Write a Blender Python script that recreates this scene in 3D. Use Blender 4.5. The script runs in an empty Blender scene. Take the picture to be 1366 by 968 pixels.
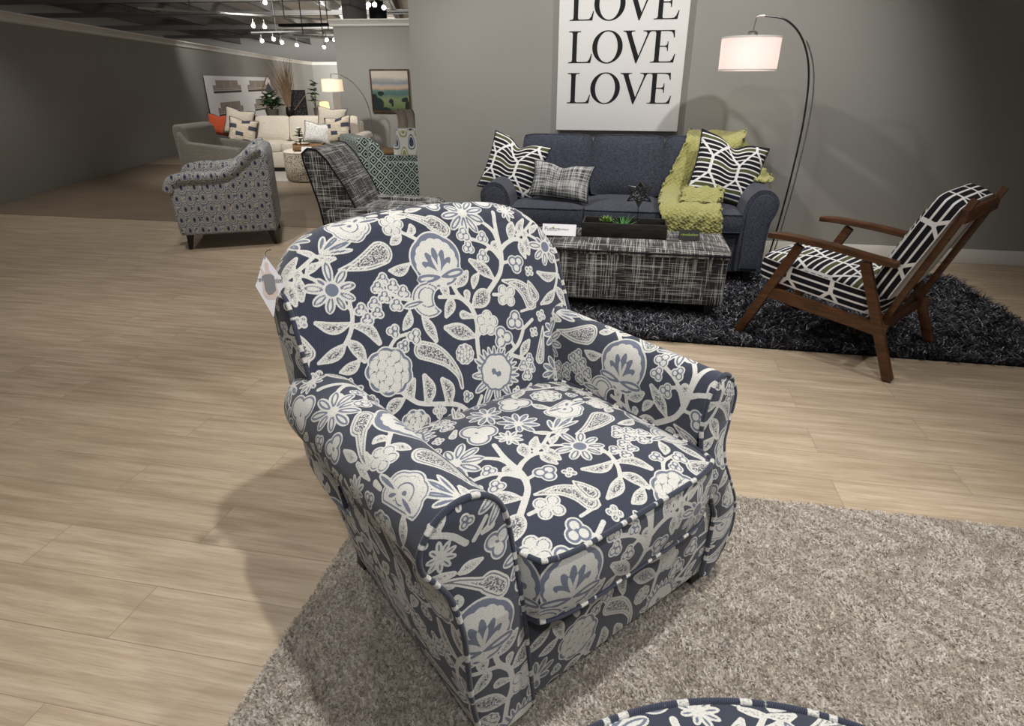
import bpy, bmesh, math, random
import numpy as np
from mathutils import Vector, Matrix
PI = math.pi
rnd = random.Random(7)
COL = bpy.context.scene.collection

# ------------------------------------------------------------------ helpers
def tag(o, label=None, cat=None, group=None, kind=None):
    if label: o['label'] = label
    if cat: o['category'] = cat
    if group: o['group'] = group
    if kind: o['kind'] = kind
    return o

def thing(name, label, cat, loc=(0, 0, 0), rz=0.0, group=None):
    o = bpy.data.objects.new(name, None)
    o.empty_display_size = 0.1
    COL.objects.link(o)
    o.location = loc
    o.rotation_euler = (0, 0, rz)
    return tag(o, label, cat, group)

def mesh(name, verts, faces, mat=None, parent=None, smooth=True, uv=None):
    me = bpy.data.meshes.new(name)
    verts = np.asarray(verts, dtype=np.float32).reshape(-1, 3)
    if isinstance(faces, np.ndarray):
        n, k = faces.shape
        me.vertices.add(len(verts)); me.vertices.foreach_set('co', verts.ravel())
        me.loops.add(n * k); me.loops.foreach_set('vertex_index', faces.astype(np.int32).ravel())
        me.polygons.add(n)
        me.polygons.foreach_set('loop_start', np.arange(0, n * k, k, dtype=np.int32))
        me.update(calc_edges=True)
    else:
        me.from_pydata([tuple(map(float, v)) for v in verts], [], faces)
    if smooth:
        me.polygons.foreach_set('use_smooth', np.ones(len(me.polygons), dtype=bool))
    if uv is not None:
        uvl = me.uv_layers.new(name='UVMap')
        idx = np.empty(len(me.loops), dtype=np.int32)
        me.loops.foreach_get('vertex_index', idx)
        uvl.data.foreach_set('uv', np.asarray(uv, dtype=np.float32)[idx].ravel())
    me.update()
    o = bpy.data.objects.new(name, me)
    COL.objects.link(o)
    if mat: me.materials.append(mat)
    if parent is not None: o.parent = parent
    return o

def gridfaces(nu, nv, wrapu=False):
    """vertices laid out [u][v]"""
    a = np.arange(nu - (0 if wrapu else 1)); b = np.arange(nv - 1)
    A, B = np.meshgrid(a, b, indexing='ij')
    A2 = (A + 1) % nu
    return np.stack([A * nv + B, A2 * nv + B, A2 * nv + B + 1, A * nv + B + 1], -1).reshape(-1, 4)

class MB:
    """collects primitives into one mesh"""
    def __init__(s): s.v = []; s.f = []; s.uv = []
    def add(s, v, f, uv=None):
        n = len(s.v); s.v += [tuple(map(float, p)) for p in v]
        s.f += [tuple(int(i) + n for i in q) for q in f]
        s.uv += list(uv) if uv is not None else [(p[0] + p[1], p[2]) for p in v]
        return s
    def box(s, x0, x1, y0, y1, z0, z1):
        v = [(x, y, z) for x in (x0, x1) for y in (y0, y1) for z in (z0, z1)]
        f = [(0, 1, 3, 2), (4, 6, 7, 5), (0, 4, 5, 1), (2, 3, 7, 6), (0, 2, 6, 4), (1, 5, 7, 3)]
        return s.add(v, f)
    def hexa(s, b, t):
        """b, t: four bottom and four top corners"""
        return s.add(list(b) + list(t), [(3, 2, 1, 0), (4, 5, 6, 7), (0, 1, 5, 4), (1, 2, 6, 5), (2, 3, 7, 6), (3, 0, 4, 7)])
    def tube(s, pts, r, n=8, cap=True):
        pts = [Vector(p) for p in pts]; N = len(pts)
        rs = r if isinstance(r, (list, tuple)) else [r] * N
        up = None; V = []
        for i, p in enumerate(pts):
            d = (pts[min(i + 1, N - 1)] - pts[max(i - 1, 0)])
            if d.length < 1e-9: d = Vector((0, 0, 1))
            d.normalize()
            if up is None:
                up = Vector((0, 0, 1)) if abs(d.z) < .9 else Vector((1, 0, 0))
            a = d.cross(up)
            if a.length < 1e-6: a = d.orthogonal()
            a.normalize(); b = a.cross(d).normalized(); up = b
            for k in range(n):
                t = 2 * PI * k / n
                V.append(p + (a * math.cos(t) + b * math.sin(t)) * rs[i])
        F = [(i * n + k, i * n + (k + 1) % n, (i + 1) * n + (k + 1) % n, (i + 1) * n + k) for i in range(N - 1) for k in range(n)]
        if cap: F += [tuple(range(n))[::-1], tuple((N - 1) * n + k for k in range(n))]
        return s.add(V, F)
    def lathe(s, prof, n=24, c=(0, 0, 0), cap=True):
        V = [(c[0] + r * math.cos(2 * PI * k / n), c[1] + r * math.sin(2 * PI * k / n), c[2] + z) for r, z in prof for k in range(n)]
        N = len(prof)
        F = [(i * n + k, i * n + (k + 1) % n, (i + 1) * n + (k + 1) % n, (i + 1) * n + k) for i in range(N - 1) for k in range(n)]
        if cap: F += [tuple(range(n))[::-1], tuple((N - 1) * n + k for k in range(n))]
        return s.add(V, F)
    def prism(s, poly, y0, y1):
        """poly in (x, z), extruded in y"""
        n = len(poly)
        V = [(x, y0, z) for x, z in poly] + [(x, y1, z) for x, z in poly]
        F = [tuple(range(n)), tuple(range(2 * n - 1, n - 1, -1))] + [(i, i + n, (i + 1) % n + n, (i + 1) % n) for i in range(n)]
        return s.add(V, F)
    def build(s, name, mat=None, parent=None, smooth=False, bevel=0, seg=2):
        o = mesh(name, s.v, s.f, mat, parent, smooth, uv=s.uv)
        bm = bmesh.new(); bm.from_mesh(o.data)
        bmesh.ops.recalc_face_normals(bm, faces=bm.faces)
        if bevel:
            bmesh.ops.bevel(bm, geom=[e for e in bm.edges if e.calc_face_angle(0) > .5], offset=bevel, segments=seg, profile=.5, affect='EDGES')
        bm.to_mesh(o.data); bm.free()
        if bevel: o.data.polygons.foreach_set('use_smooth', np.ones(len(o.data.polygons), dtype=bool)); autosmooth(o)
        elif smooth: autosmooth(o)
        return o

def autosmooth(o, ang=.7):
    me = o.data
    try: me.set_sharp_from_angle(angle=ang)
    except Exception: pass

def copy_tree(o, parent=None):
    c = o.copy(); COL.objects.link(c); c.parent = parent
    for ch in list(o.children): copy_tree(ch, c)
    return c

def curve_pts(ctrl, n):
    """catmull-rom through ctrl"""
    P = [np.array(p, float) for p in ctrl]; P = [2 * P[0] - P[1]] + P + [2 * P[-1] - P[-2]]
    out = []
    m = len(P) - 3
    for j in range(n):
        t = j / (n - 1) * m; i = min(int(t), m - 1); t -= i
        a, b, c, d = P[i:i + 4]
        out.append(.5 * ((2 * b) + (c - a) * t + (2 * a - 5 * b + 4 * c - d) * t * t + (3 * b - a - 3 * c + d) * t ** 3))
    return np.array(out)

def resample(pts, step, n=None):
    pts = np.asarray(pts, float)
    d = np.r_[0, np.cumsum(np.linalg.norm(np.diff(pts, axis=0), axis=1))]
    n = n or max(2, int(round(d[-1] / step)) + 1)
    t = np.linspace(0, d[-1], n)
    return np.stack([np.interp(t, d, pts[:, k]) for k in range(pts.shape[1])], 1)

# cushion: flat pad with crown, plan rounded
def pad(a, b, h0, h1, crown, n=40, k=.05, under=.0):
    """half sizes a,b; edges from z=h0 to h1, crowned top; returns verts, faces, uv"""
    s = np.linspace(-1, 1, n); S, T = np.meshgrid(s, s, indexing='ij')
    X = a * S * (1 - k * T ** 6); Y = b * T * (1 - k * S ** 6)
    Z = h1 + crown * (1 - S ** 4) * (1 - T ** 4)
    top = np.stack([X, Y, Z], -1).reshape(-1, 3)
    f = gridfaces(n, n)
    ring = [i * n for i in range(n)] + [(n - 1) * n + j for j in range(1, n)] + [i * n + n - 1 for i in range(n - 2, -1, -1)] + [j for j in range(n - 2, 0, -1)]
    V = [top]; F = [tuple(int(i) for i in q) for q in f]; uv = [(p[0], p[1]) for p in top]
    base = top[ring]; m = len(ring)
    L = np.r_[0, np.cumsum(np.linalg.norm(np.diff(base[:, :2], axis=0), axis=1))]
    prev = None; off = len(top)
    rows = 6
    for r in range(rows + 1):
        q = r / rows
        bul = .035 * math.sin(PI * q) * (h1 - h0)
        P = base.copy(); nrm = P[:, :2] / (np.linalg.norm(P[:, :2], axis=1, keepdims=True) + 1e-9)
        P[:, :2] += nrm * bul * 2; P[:, 2] = h1 + (h0 - h1) * q
        V.append(P); uv += [(l, -q * (h1 - h0)) for l in L]
        if r:
            a0 = off + (r - 1) * m; a1 = off + r * m
            F += [(a0 + i, a1 + i, a1 + (i + 1) % m, a0 + (i + 1) % m) for i in range(m)]
    F.append(tuple(off + rows * m + i for i in range(m))[::-1])
    return np.concatenate(V), F, uv, base

def pillow(name, w, h, t, mat, parent=None, n=26, sag=.0, chop=0.0):
    """throw pillow in the xz plane, centred, thickness along y"""
    s = np.linspace(-1, 1, n); V = []; U = []
    for side in (-1, 1):
        for i in s:
            for j in s:
                e = (1 - abs(i) ** 3.0) * (1 - abs(j) ** 3.0)
                th = t / 2 * max(e, 0) ** .55
                x = w / 2 * i * (1 - .09 * (1 - j * j)); z = h / 2 * j * (1 - .09 * (1 - i * i))
                z -= chop * math.exp(-(i / .28) ** 2) * (j + 1) / 2
                z -= sag * abs(i) * 0
                V.append((x, side * th, z)); U.append((i * w / 2, j * h / 2))
    f = gridfaces(n, n)
    F = [tuple(map(int, q)) for q in f] + [tuple(int(v) + n * n for v in q[::-1]) for q in f]
    o = mesh(name, V, F, mat, parent, True, uv=U)
    bm = bmesh.new(); bm.from_mesh(o.data); bmesh.ops.remove_doubles(bm, verts=bm.verts, dist=1e-4)
    bmesh.ops.recalc_face_normals(bm, faces=bm.faces); bm.to_mesh(o.data); bm.free()
    rim = [(i, -1) for i in s] + [(1, j) for j in s[1:]] + [(i, 1) for i in s[::-1][1:]] + [(-1, j) for j in s[::-1][1:]]
    P = [(w / 2 * i * (1 - .09 * (1 - j * j)), 0, h / 2 * j * (1 - .09 * (1 - i * i)) - chop * math.exp(-(i / .28) ** 2) * (j + 1) / 2) for i, j in rim]
    mb = MB(); mb.tube(P, .0045, 6, cap=False); mb.build('welt', M['welt'], o, smooth=True)
    return o

# ------------------------------------------------------------------ node materials
class NT:
    def __init__(s, name, rough=.8, spec=.3, col=(.5, .5, .5)):
        s.m = bpy.data.materials.new(name); s.m.use_nodes = True
        s.t = s.m.node_tree; s.b = s.t.nodes['Principled BSDF']
        s.b.inputs['Roughness'].default_value = rough
        s.b.inputs['Specular IOR Level'].default_value = spec
        s.b.inputs['Base Color'].default_value = (*col, 1)
        s.m.diffuse_color = (*col, 1)
    def n(s, typ, **kw):
        nd = s.t.nodes.new(typ)
        for k, v in kw.items(): setattr(nd, k, v)
        return nd
    def l(s, a, b): s.t.links.new(a, b)
    def val(s, inp, v):
        if hasattr(v, 'links') or isinstance(v, bpy.types.NodeSocket): s.l(v, inp)
        else: inp.default_value = v
    def math(s, op, a, b=None, c=None, clamp=False):
        nd = s.n('ShaderNodeMath', operation=op); nd.use_clamp = clamp
        s.val(nd.inputs[0], a)
        if b is not None: s.val(nd.inputs[1], b)
        if c is not None: s.val(nd.inputs[2], c)
        return nd.outputs[0]
    def mix(s, f, a, b, blend='MIX'):
        nd = s.n('ShaderNodeMix', data_type='RGBA', blend_type=blend)
        s.val(nd.inputs[0], f)
        for i, v in ((6, a), (7, b)):
            s.val(nd.inputs[i], v if not isinstance(v, tuple) else (*v, 1) if len(v) == 3 else v)
        return nd.outputs[2]
    def noise(s, vec, scale, detail=2, rough=.5):
        nd = s.n('ShaderNodeTexNoise'); nd.inputs['Scale'].default_value = scale
        nd.inputs['Detail'].default_value = detail; nd.inputs['Roughness'].default_value = rough
        if vec is not None: s.l(vec, nd.inputs['Vector'])
        return nd.outputs[0]
    def mapping(s, vec, scale=(1, 1, 1), rot=(0, 0, 0), loc=(0, 0, 0)):
        nd = s.n('ShaderNodeMapping'); s.l(vec, nd.inputs[0])
        nd.inputs['Scale'].default_value = scale; nd.inputs['Rotation'].default_value = rot; nd.inputs['Location'].default_value = loc
        return nd.outputs[0]
    def ramp(s, f, stops, interp='LINEAR'):
        nd = s.n('ShaderNodeValToRGB'); s.l(f, nd.inputs[0]); cr = nd.color_ramp; cr.interpolation = interp
        while len(cr.elements) < len(stops): cr.elements.new(.5)
        for e, (p, c) in zip(cr.elements, stops):
            e.position = p; e.color = (*c, 1) if len(c) == 3 else c
        return nd.outputs[0]
    def step(s, x, edge, soft):
        """smooth 0..1 as x passes edge"""
        nd = s.n('ShaderNodeMapRange'); nd.interpolation_type = 'SMOOTHSTEP'
        s.val(nd.inputs[0], x); nd.inputs[1].default_value = edge - soft; nd.inputs[2].default_value = edge + soft
        return nd.outputs[0]
    def uv(s): return s.n('ShaderNodeTexCoord').outputs['UV']
    def obj(s): return s.n('ShaderNodeTexCoord').outputs['Object']
    def xyz(s, vec):
        nd = s.n('ShaderNodeSeparateXYZ'); s.l(vec, nd.inputs[0]); return nd.outputs
    def base(s, c): s.val(s.b.inputs['Base Color'], c); return s
    def bump(s, h, strength=.3, dist=.002):
        nd = s.n('ShaderNodeBump'); nd.inputs['Strength'].default_value = strength; nd.inputs['Distance'].default_value = dist
        s.l(h, nd.inputs['Height']); s.l(nd.outputs[0], s.b.inputs['Normal']); return s

def simple(name, col, rough=.6, spec=.3, metal=0.0, noise=0.0, scale=8):
    m = NT(name, rough, spec, col); m.b.inputs['Metallic'].default_value = metal
    if noise:
        f = m.noise(m.obj(), scale, 3)
        m.base(m.mix(f, tuple(c * (1 - noise) for c in col), tuple(min(1, c * (1 + noise)) for c in col)))
    return m.m

def emit(name, col, strength):
    m = NT(name, .5, .3, col); m.b.inputs['Emission Color'].default_value = (*col, 1); m.b.inputs['Emission Strength'].default_value = strength
    return m.m

M = {}
def sheen(m, w=.3, r=.5):
    m.b.inputs['Sheen Weight'].default_value = w; m.b.inputs['Sheen Roughness'].default_value = r

# painted walls
m = NT('wall_paint', .85, .2); m.base(m.mix(m.noise(m.obj(), 3, 4), (.285, .279, .258), (.303, .297, .275)))
m.bump(m.noise(m.obj(), 250, 2), .06, .001); M['wall'] = m.m
M['white_paint'] = simple('white_trim_paint', (.62, .6, .56), .6, .3, noise=.03)
M['ceiling'] = simple('ceiling_deck_paint', (.60, .58, .55), .9, .2, noise=.06, scale=2)
M['bulkhead'] = simple('bulkhead_paint', (.55, .53, .5), .9, .2, noise=.03)
M['beam'] = simple('ceiling_beam_paint', (.30, .29, .275), .8, .2, noise=.1)
M['duct'] = simple('duct_metal', (.3, .29, .28), .5, .4, noise=.1)
M['dark_duct'] = simple('dark_ceiling_unit', (.02, .021, .026), .6, .3, noise=.1)
M['bulb'] = emit('lit_bulb', (1, .96, .9), 12)
M['tube'] = emit('lit_tube', (1, .98, .95), 6)
M['black_metal'] = simple('black_metal', (.012, .012, .013), .35, .5, noise=.1)
M['silver'] = simple('brushed_silver', (.55, .54, .53), .3, .5, metal=1, noise=.05)
M['dark_wood'] = simple('dark_stained_wood', (.012, .009, .008), .4, .4, noise=.2)
M['white_plastic'] = simple('white_track', (.7, .69, .66), .4, .4, noise=.02)

# plank floor
def plank(name, c1, c2, c3, gs=1.0):
    m = NT(name, .42, .35)
    v = m.mapping(m.obj(), rot=(0, 0, math.radians(11)))
    br = m.n('ShaderNodeTexBrick'); m.l(v, br.inputs['Vector']); br.offset = .37
    br.inputs['Scale'].default_value = 1; br.inputs['Brick Width'].default_value = 1.22; br.inputs['Row Height'].default_value = .18
    br.inputs['Mortar Size'].default_value = .0012; br.inputs['Mortar Smooth'].default_value = .3; br.inputs['Bias'].default_value = 0
    br.inputs['Color1'].default_value = (0, 0, 0, 1); br.inputs['Color2'].default_value = (1, 1, 1, 1); br.inputs['Mortar'].default_value = (.5, .5, .5, 1)
    bw = m.math('MULTIPLY', br.outputs['Color'], 1.0)
    # offset grain per plank
    cv = m.n('ShaderNodeCombineXYZ'); m.l(m.math('MULTIPLY', bw, 7.0), cv.inputs[2])
    va = m.n('ShaderNodeVectorMath', operation='ADD'); m.l(v, va.inputs[0]); m.l(cv.outputs[0], va.inputs[1])
    g = m.noise(m.mapping(va.outputs[0], scale=(1.1, 16, 1)), 2.2, 8, .65)
    g2 = m.noise(m.mapping(va.outputs[0], scale=(3, 90, 1)), 3.0, 5, .7)
    g3 = m.noise(m.mapping(va.outputs[0], scale=(.8, 3, 1)), 2.0, 2, .5)
    c = m.ramp(g, [(.3, c1), (.5, c2), (.72, c3)])
    c = m.mix(m.math('MULTIPLY', m.step(g2, .56, .1), .35), c, tuple(x * .62 for x in c1))
    c = m.mix(m.math('MULTIPLY', m.step(g3, .56, .12), .35), c, tuple(x * .8 for x in c1))
    c = m.mix(m.math('MULTIPLY', bw, .22), c, tuple(x * .75 for x in c2))
    c = m.mix(m.math('MULTIPLY', br.outputs['Fac'], .55), c, tuple(x * .35 for x in c1))
    m.base(c); m.bump(m.math('ADD', m.math('MULTIPLY', br.outputs['Fac'], -1.0), m.math('MULTIPLY', g2, .2)), .25, .001)
    return m.m
M['floor'] = plank('oak_plank_floor', (.33, .25, .165), (.47, .37, .265), (.60, .495, .375))
M['floor2'] = plank('brown_plank_floor', (.17, .13, .09), (.225, .172, .12), (.27, .213, .155))

# navy tweed of the sofa
def tweed(name, c1, c2, sc=420, bump=.25):
    m = NT(name, .9, .15)
    o = m.obj()
    a = m.noise(m.mapping(o, scale=(1, 1, .25)), sc, 2); b = m.noise(m.mapping(o, scale=(.25, .25, 1)), sc, 2)
    f = m.math('MULTIPLY', m.math('ADD', a, b), .5)
    big = m.noise(o, 6, 3)
    c = m.mix(m.step(f, .5, .12), c1, c2)
    c = m.mix(m.math('MULTIPLY', big, .25), c, tuple(x * .7 for x in c1))
    m.base(c); m.bump(f, bump, .002); sheen(m, .15)
    return m.m
M['sofa'] = tweed('navy_tweed', (.028, .032, .047), (.075, .082, .108), 260)
M['cream'] = tweed('cream_linen', (.56, .5, .41), (.68, .62, .53), 150, .1)
M['cream2'] = tweed('beige_linen', (.46, .4, .32), (.56, .5, .42), 150, .1)
M['greyfab'] = tweed('grey_weave', (.3, .28, .24), (.42, .39, .34), 200, .1)

# brushed grey plaid
def plaid(name, dark, light, sc=1.0, thr=.53):
    m = NT(name, .9, .15); u = m.uv()
    a = m.noise(m.mapping(u, scale=(125 * sc, 4 * sc, 1)), 1, 2, .6)
    b = m.noise(m.mapping(u, scale=(4 * sc, 125 * sc, 1), loc=(3, 5, 0)), 1, 2, .6)
    pa = m.math('ADD', a, m.math('MULTIPLY', m.noise(m.mapping(u, scale=(14 * sc, .6 * sc, 1)), 1, 1), .35))
    pb = m.math('ADD', b, m.math('MULTIPLY', m.noise(m.mapping(u, scale=(.6 * sc, 14 * sc, 1)), 1, 1), .35))
    la = m.step(pa, thr + .17, .03); lb = m.step(pb, thr + .17, .03)
    f = m.math('ADD', m.math('MULTIPLY', la, .5), m.math('MULTIPLY', lb, .5))
    c = m.mix(f, dark, light); m.base(c); m.bump(f, .2, .002); sheen(m, .1)
    return m.m
M['plaid'] = plaid('grey_brushed_plaid', (.026, .026, .026), (.50, .49, .47), 1.05, .572)
M['plaid_pillow'] = plaid('grey_brushed_plaid_fine', (.05, .052, .056), (.50, .50, .49), 1.0, .52)

# striped lattice fabric
def stripes(name, sc=1.0):
    m = NT(name, .85, .2); x, y, z = m.xyz(m.uv())
    p = .0335 * sc
    q = m.math('DIVIDE', y, p); fl = m.math('FLOOR', q); fr = m.math('FRACT', q)
    wn = m.n('ShaderNodeTexWhiteNoise', noise_dimensions='1D'); m.l(fl, wn.inputs['W'])
    col = m.ramp(wn.outputs['Value'], [(0, (.008, .008, .012)), (.34, (.02, .024, .055)), (.52, (.075, .082, .035)), (.74, (.012, .012, .014)), (.93, (.3, .3, .33))], 'CONSTANT')
    line = m.step(m.math('ABSOLUTE', m.math('SUBTRACT', fr, .5)), .36, .03)
    # lattice bands: broken diagonal lines meeting in hexagons
    P = .105 * sc; H = .46 * sc
    band = None
    for ph in (0.0, .5):
        t = m.math('FRACT', m.math('ADD', m.math('DIVIDE', y, H), ph))
        zig = m.math('MULTIPLY', m.math('SUBTRACT', m.math('MINIMUM', m.math('MAXIMUM', m.math('ABSOLUTE', m.math('SUBTRACT', t, .5)), .12), .38), .25), P * 3.85)
        if ph: zig = m.math('MULTIPLY', zig, 1.0)
        xx = m.math('FRACT', m.math('ADD', m.math('DIVIDE', m.math('ADD', x, zig), P * 2), ph))
        d = m.math('MULTIPLY', m.math('ABSOLUTE', m.math('SUBTRACT', xx, .5)), P * 2)
        s_ = m.math('SUBTRACT', 1.0, m.step(d, .0105 * sc, .0012))
        band = s_ if band is None else m.math('MAXIMUM', band, s_)
    w = m.math('MAXIMUM', line, band)
    m.base(m.mix(w, col, (.74, .73, .73))); m.bump(w, .25, .002)
    return m.m
M['stripes'] = stripes('striped_lattice_fabric')

# teal geometric diamonds
m = NT('teal_diamond_fabric', .85, .2); x, y, z = m.xyz(m.uv())
p = .10
a = m.math('ABSOLUTE', m.math('SUBTRACT', m.math('FRACT', m.math('DIVIDE', m.math('ADD', x, y), p)), .5))
b = m.math('ABSOLUTE', m.math('SUBTRACT', m.math('FRACT', m.math('DIVIDE', m.math('SUBTRACT', x, y), p)), .5))
d = m.math('MAXIMUM', a, b)
w = m.math('ADD', m.step(d, .41, .02), m.math('MULTIPLY', m.step(d, .15, .02), m.math('SUBTRACT', 1.0, m.step(d, .27, .02))), clamp=True)
m.base(m.mix(w, (.006, .010, .012), (.36, .42, .38))); sheen(m, .15); M['teal'] = m.m

# speckled ottoman
m = NT('speckled_fabric', .9, .2); v = m.n('ShaderNodeTexVoronoi'); v.inputs['Scale'].default_value = 44; m.l(m.mapping(m.obj(), scale=(1, 1, 1.4)), v.inputs['Vector'])
m.base(m.mix(m.step(v.outputs['Distance'], .38, .06), (.07, .055, .045), (.55, .5, .41))); M['speckle'] = m.m
m = NT('fine_dotted_fabric', .9, .2); v = m.n('ShaderNodeTexVoronoi'); v.inputs['Scale'].default_value = 60; m.l(m.obj(), v.inputs['Vector'])
m.base(m.mix(m.step(v.outputs['Distance'], .28, .06), (.12, .13, .16), (.68, .66, .62))); M['dotted'] = m.m
# beige pillow with dark blocks
m = NT('block_print_fabric', .9, .2); x, y, z = m.xyz(m.uv())
q = m.math('DIVIDE', y, .11); row = m.math('FLOOR', q); fy = m.math('ABSOLUTE', m.math('SUBTRACT', m.math('FRACT', q), .5))
fx = m.math('ABSOLUTE', m.math('SUBTRACT', m.math('FRACT', m.math('ADD', m.math('DIVIDE', x, .3), m.math('MULTIPLY', row, .37))), .5))
blk = m.math('MULTIPLY', m.math('SUBTRACT', 1.0, m.step(fy, .3, .03)), m.math('SUBTRACT', 1.0, m.step(fx, .2, .02)))
m.base(m.mix(blk, m.mix(m.step(m.noise(m.mapping(m.uv(), scale=(10, 70, 1)), 1, 3), .5, .1), (.42, .35, .26), (.58, .51, .41)), (.05, .052, .07))); M['block'] = m.m

m = NT('walnut', .35, .4)
g = m.noise(m.mapping(m.obj(), scale=(6, 6, 40)), 1.5, 6, .6)
m.base(m.ramp(g, [(.3, (.04, .016, .006)), (.5, (.075, .03, .011)), (.75, (.12, .05, .018))])); M['walnut'] = m.m
m = NT('grained_pale_wood', .6, .3)
g = m.noise(m.mapping(m.obj(), scale=(4, 4, 40)), 2, 5, .6)
m.base(m.ramp(g, [(.3, (.28, .16, .07)), (.7, (.45, .29, .15))])); M['pale_wood'] = m.m
m = NT('black_stained_tray_wood', .45, .35)
g = m.noise(m.mapping(m.obj(), scale=(3, 30, 30)), 3, 5, .6)
m.base(m.ramp(g, [(.35, (.008, .007, .0065)), (.7, (.03, .026, .022))])); M['tray'] = m.m
M['welt'] = simple('navy_welt', (.02, .024, .04), .85, .2, noise=.1)
M['cord'] = simple('piping_cord_black', (.01, .01, .012), .8, .2, noise=.1)

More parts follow.
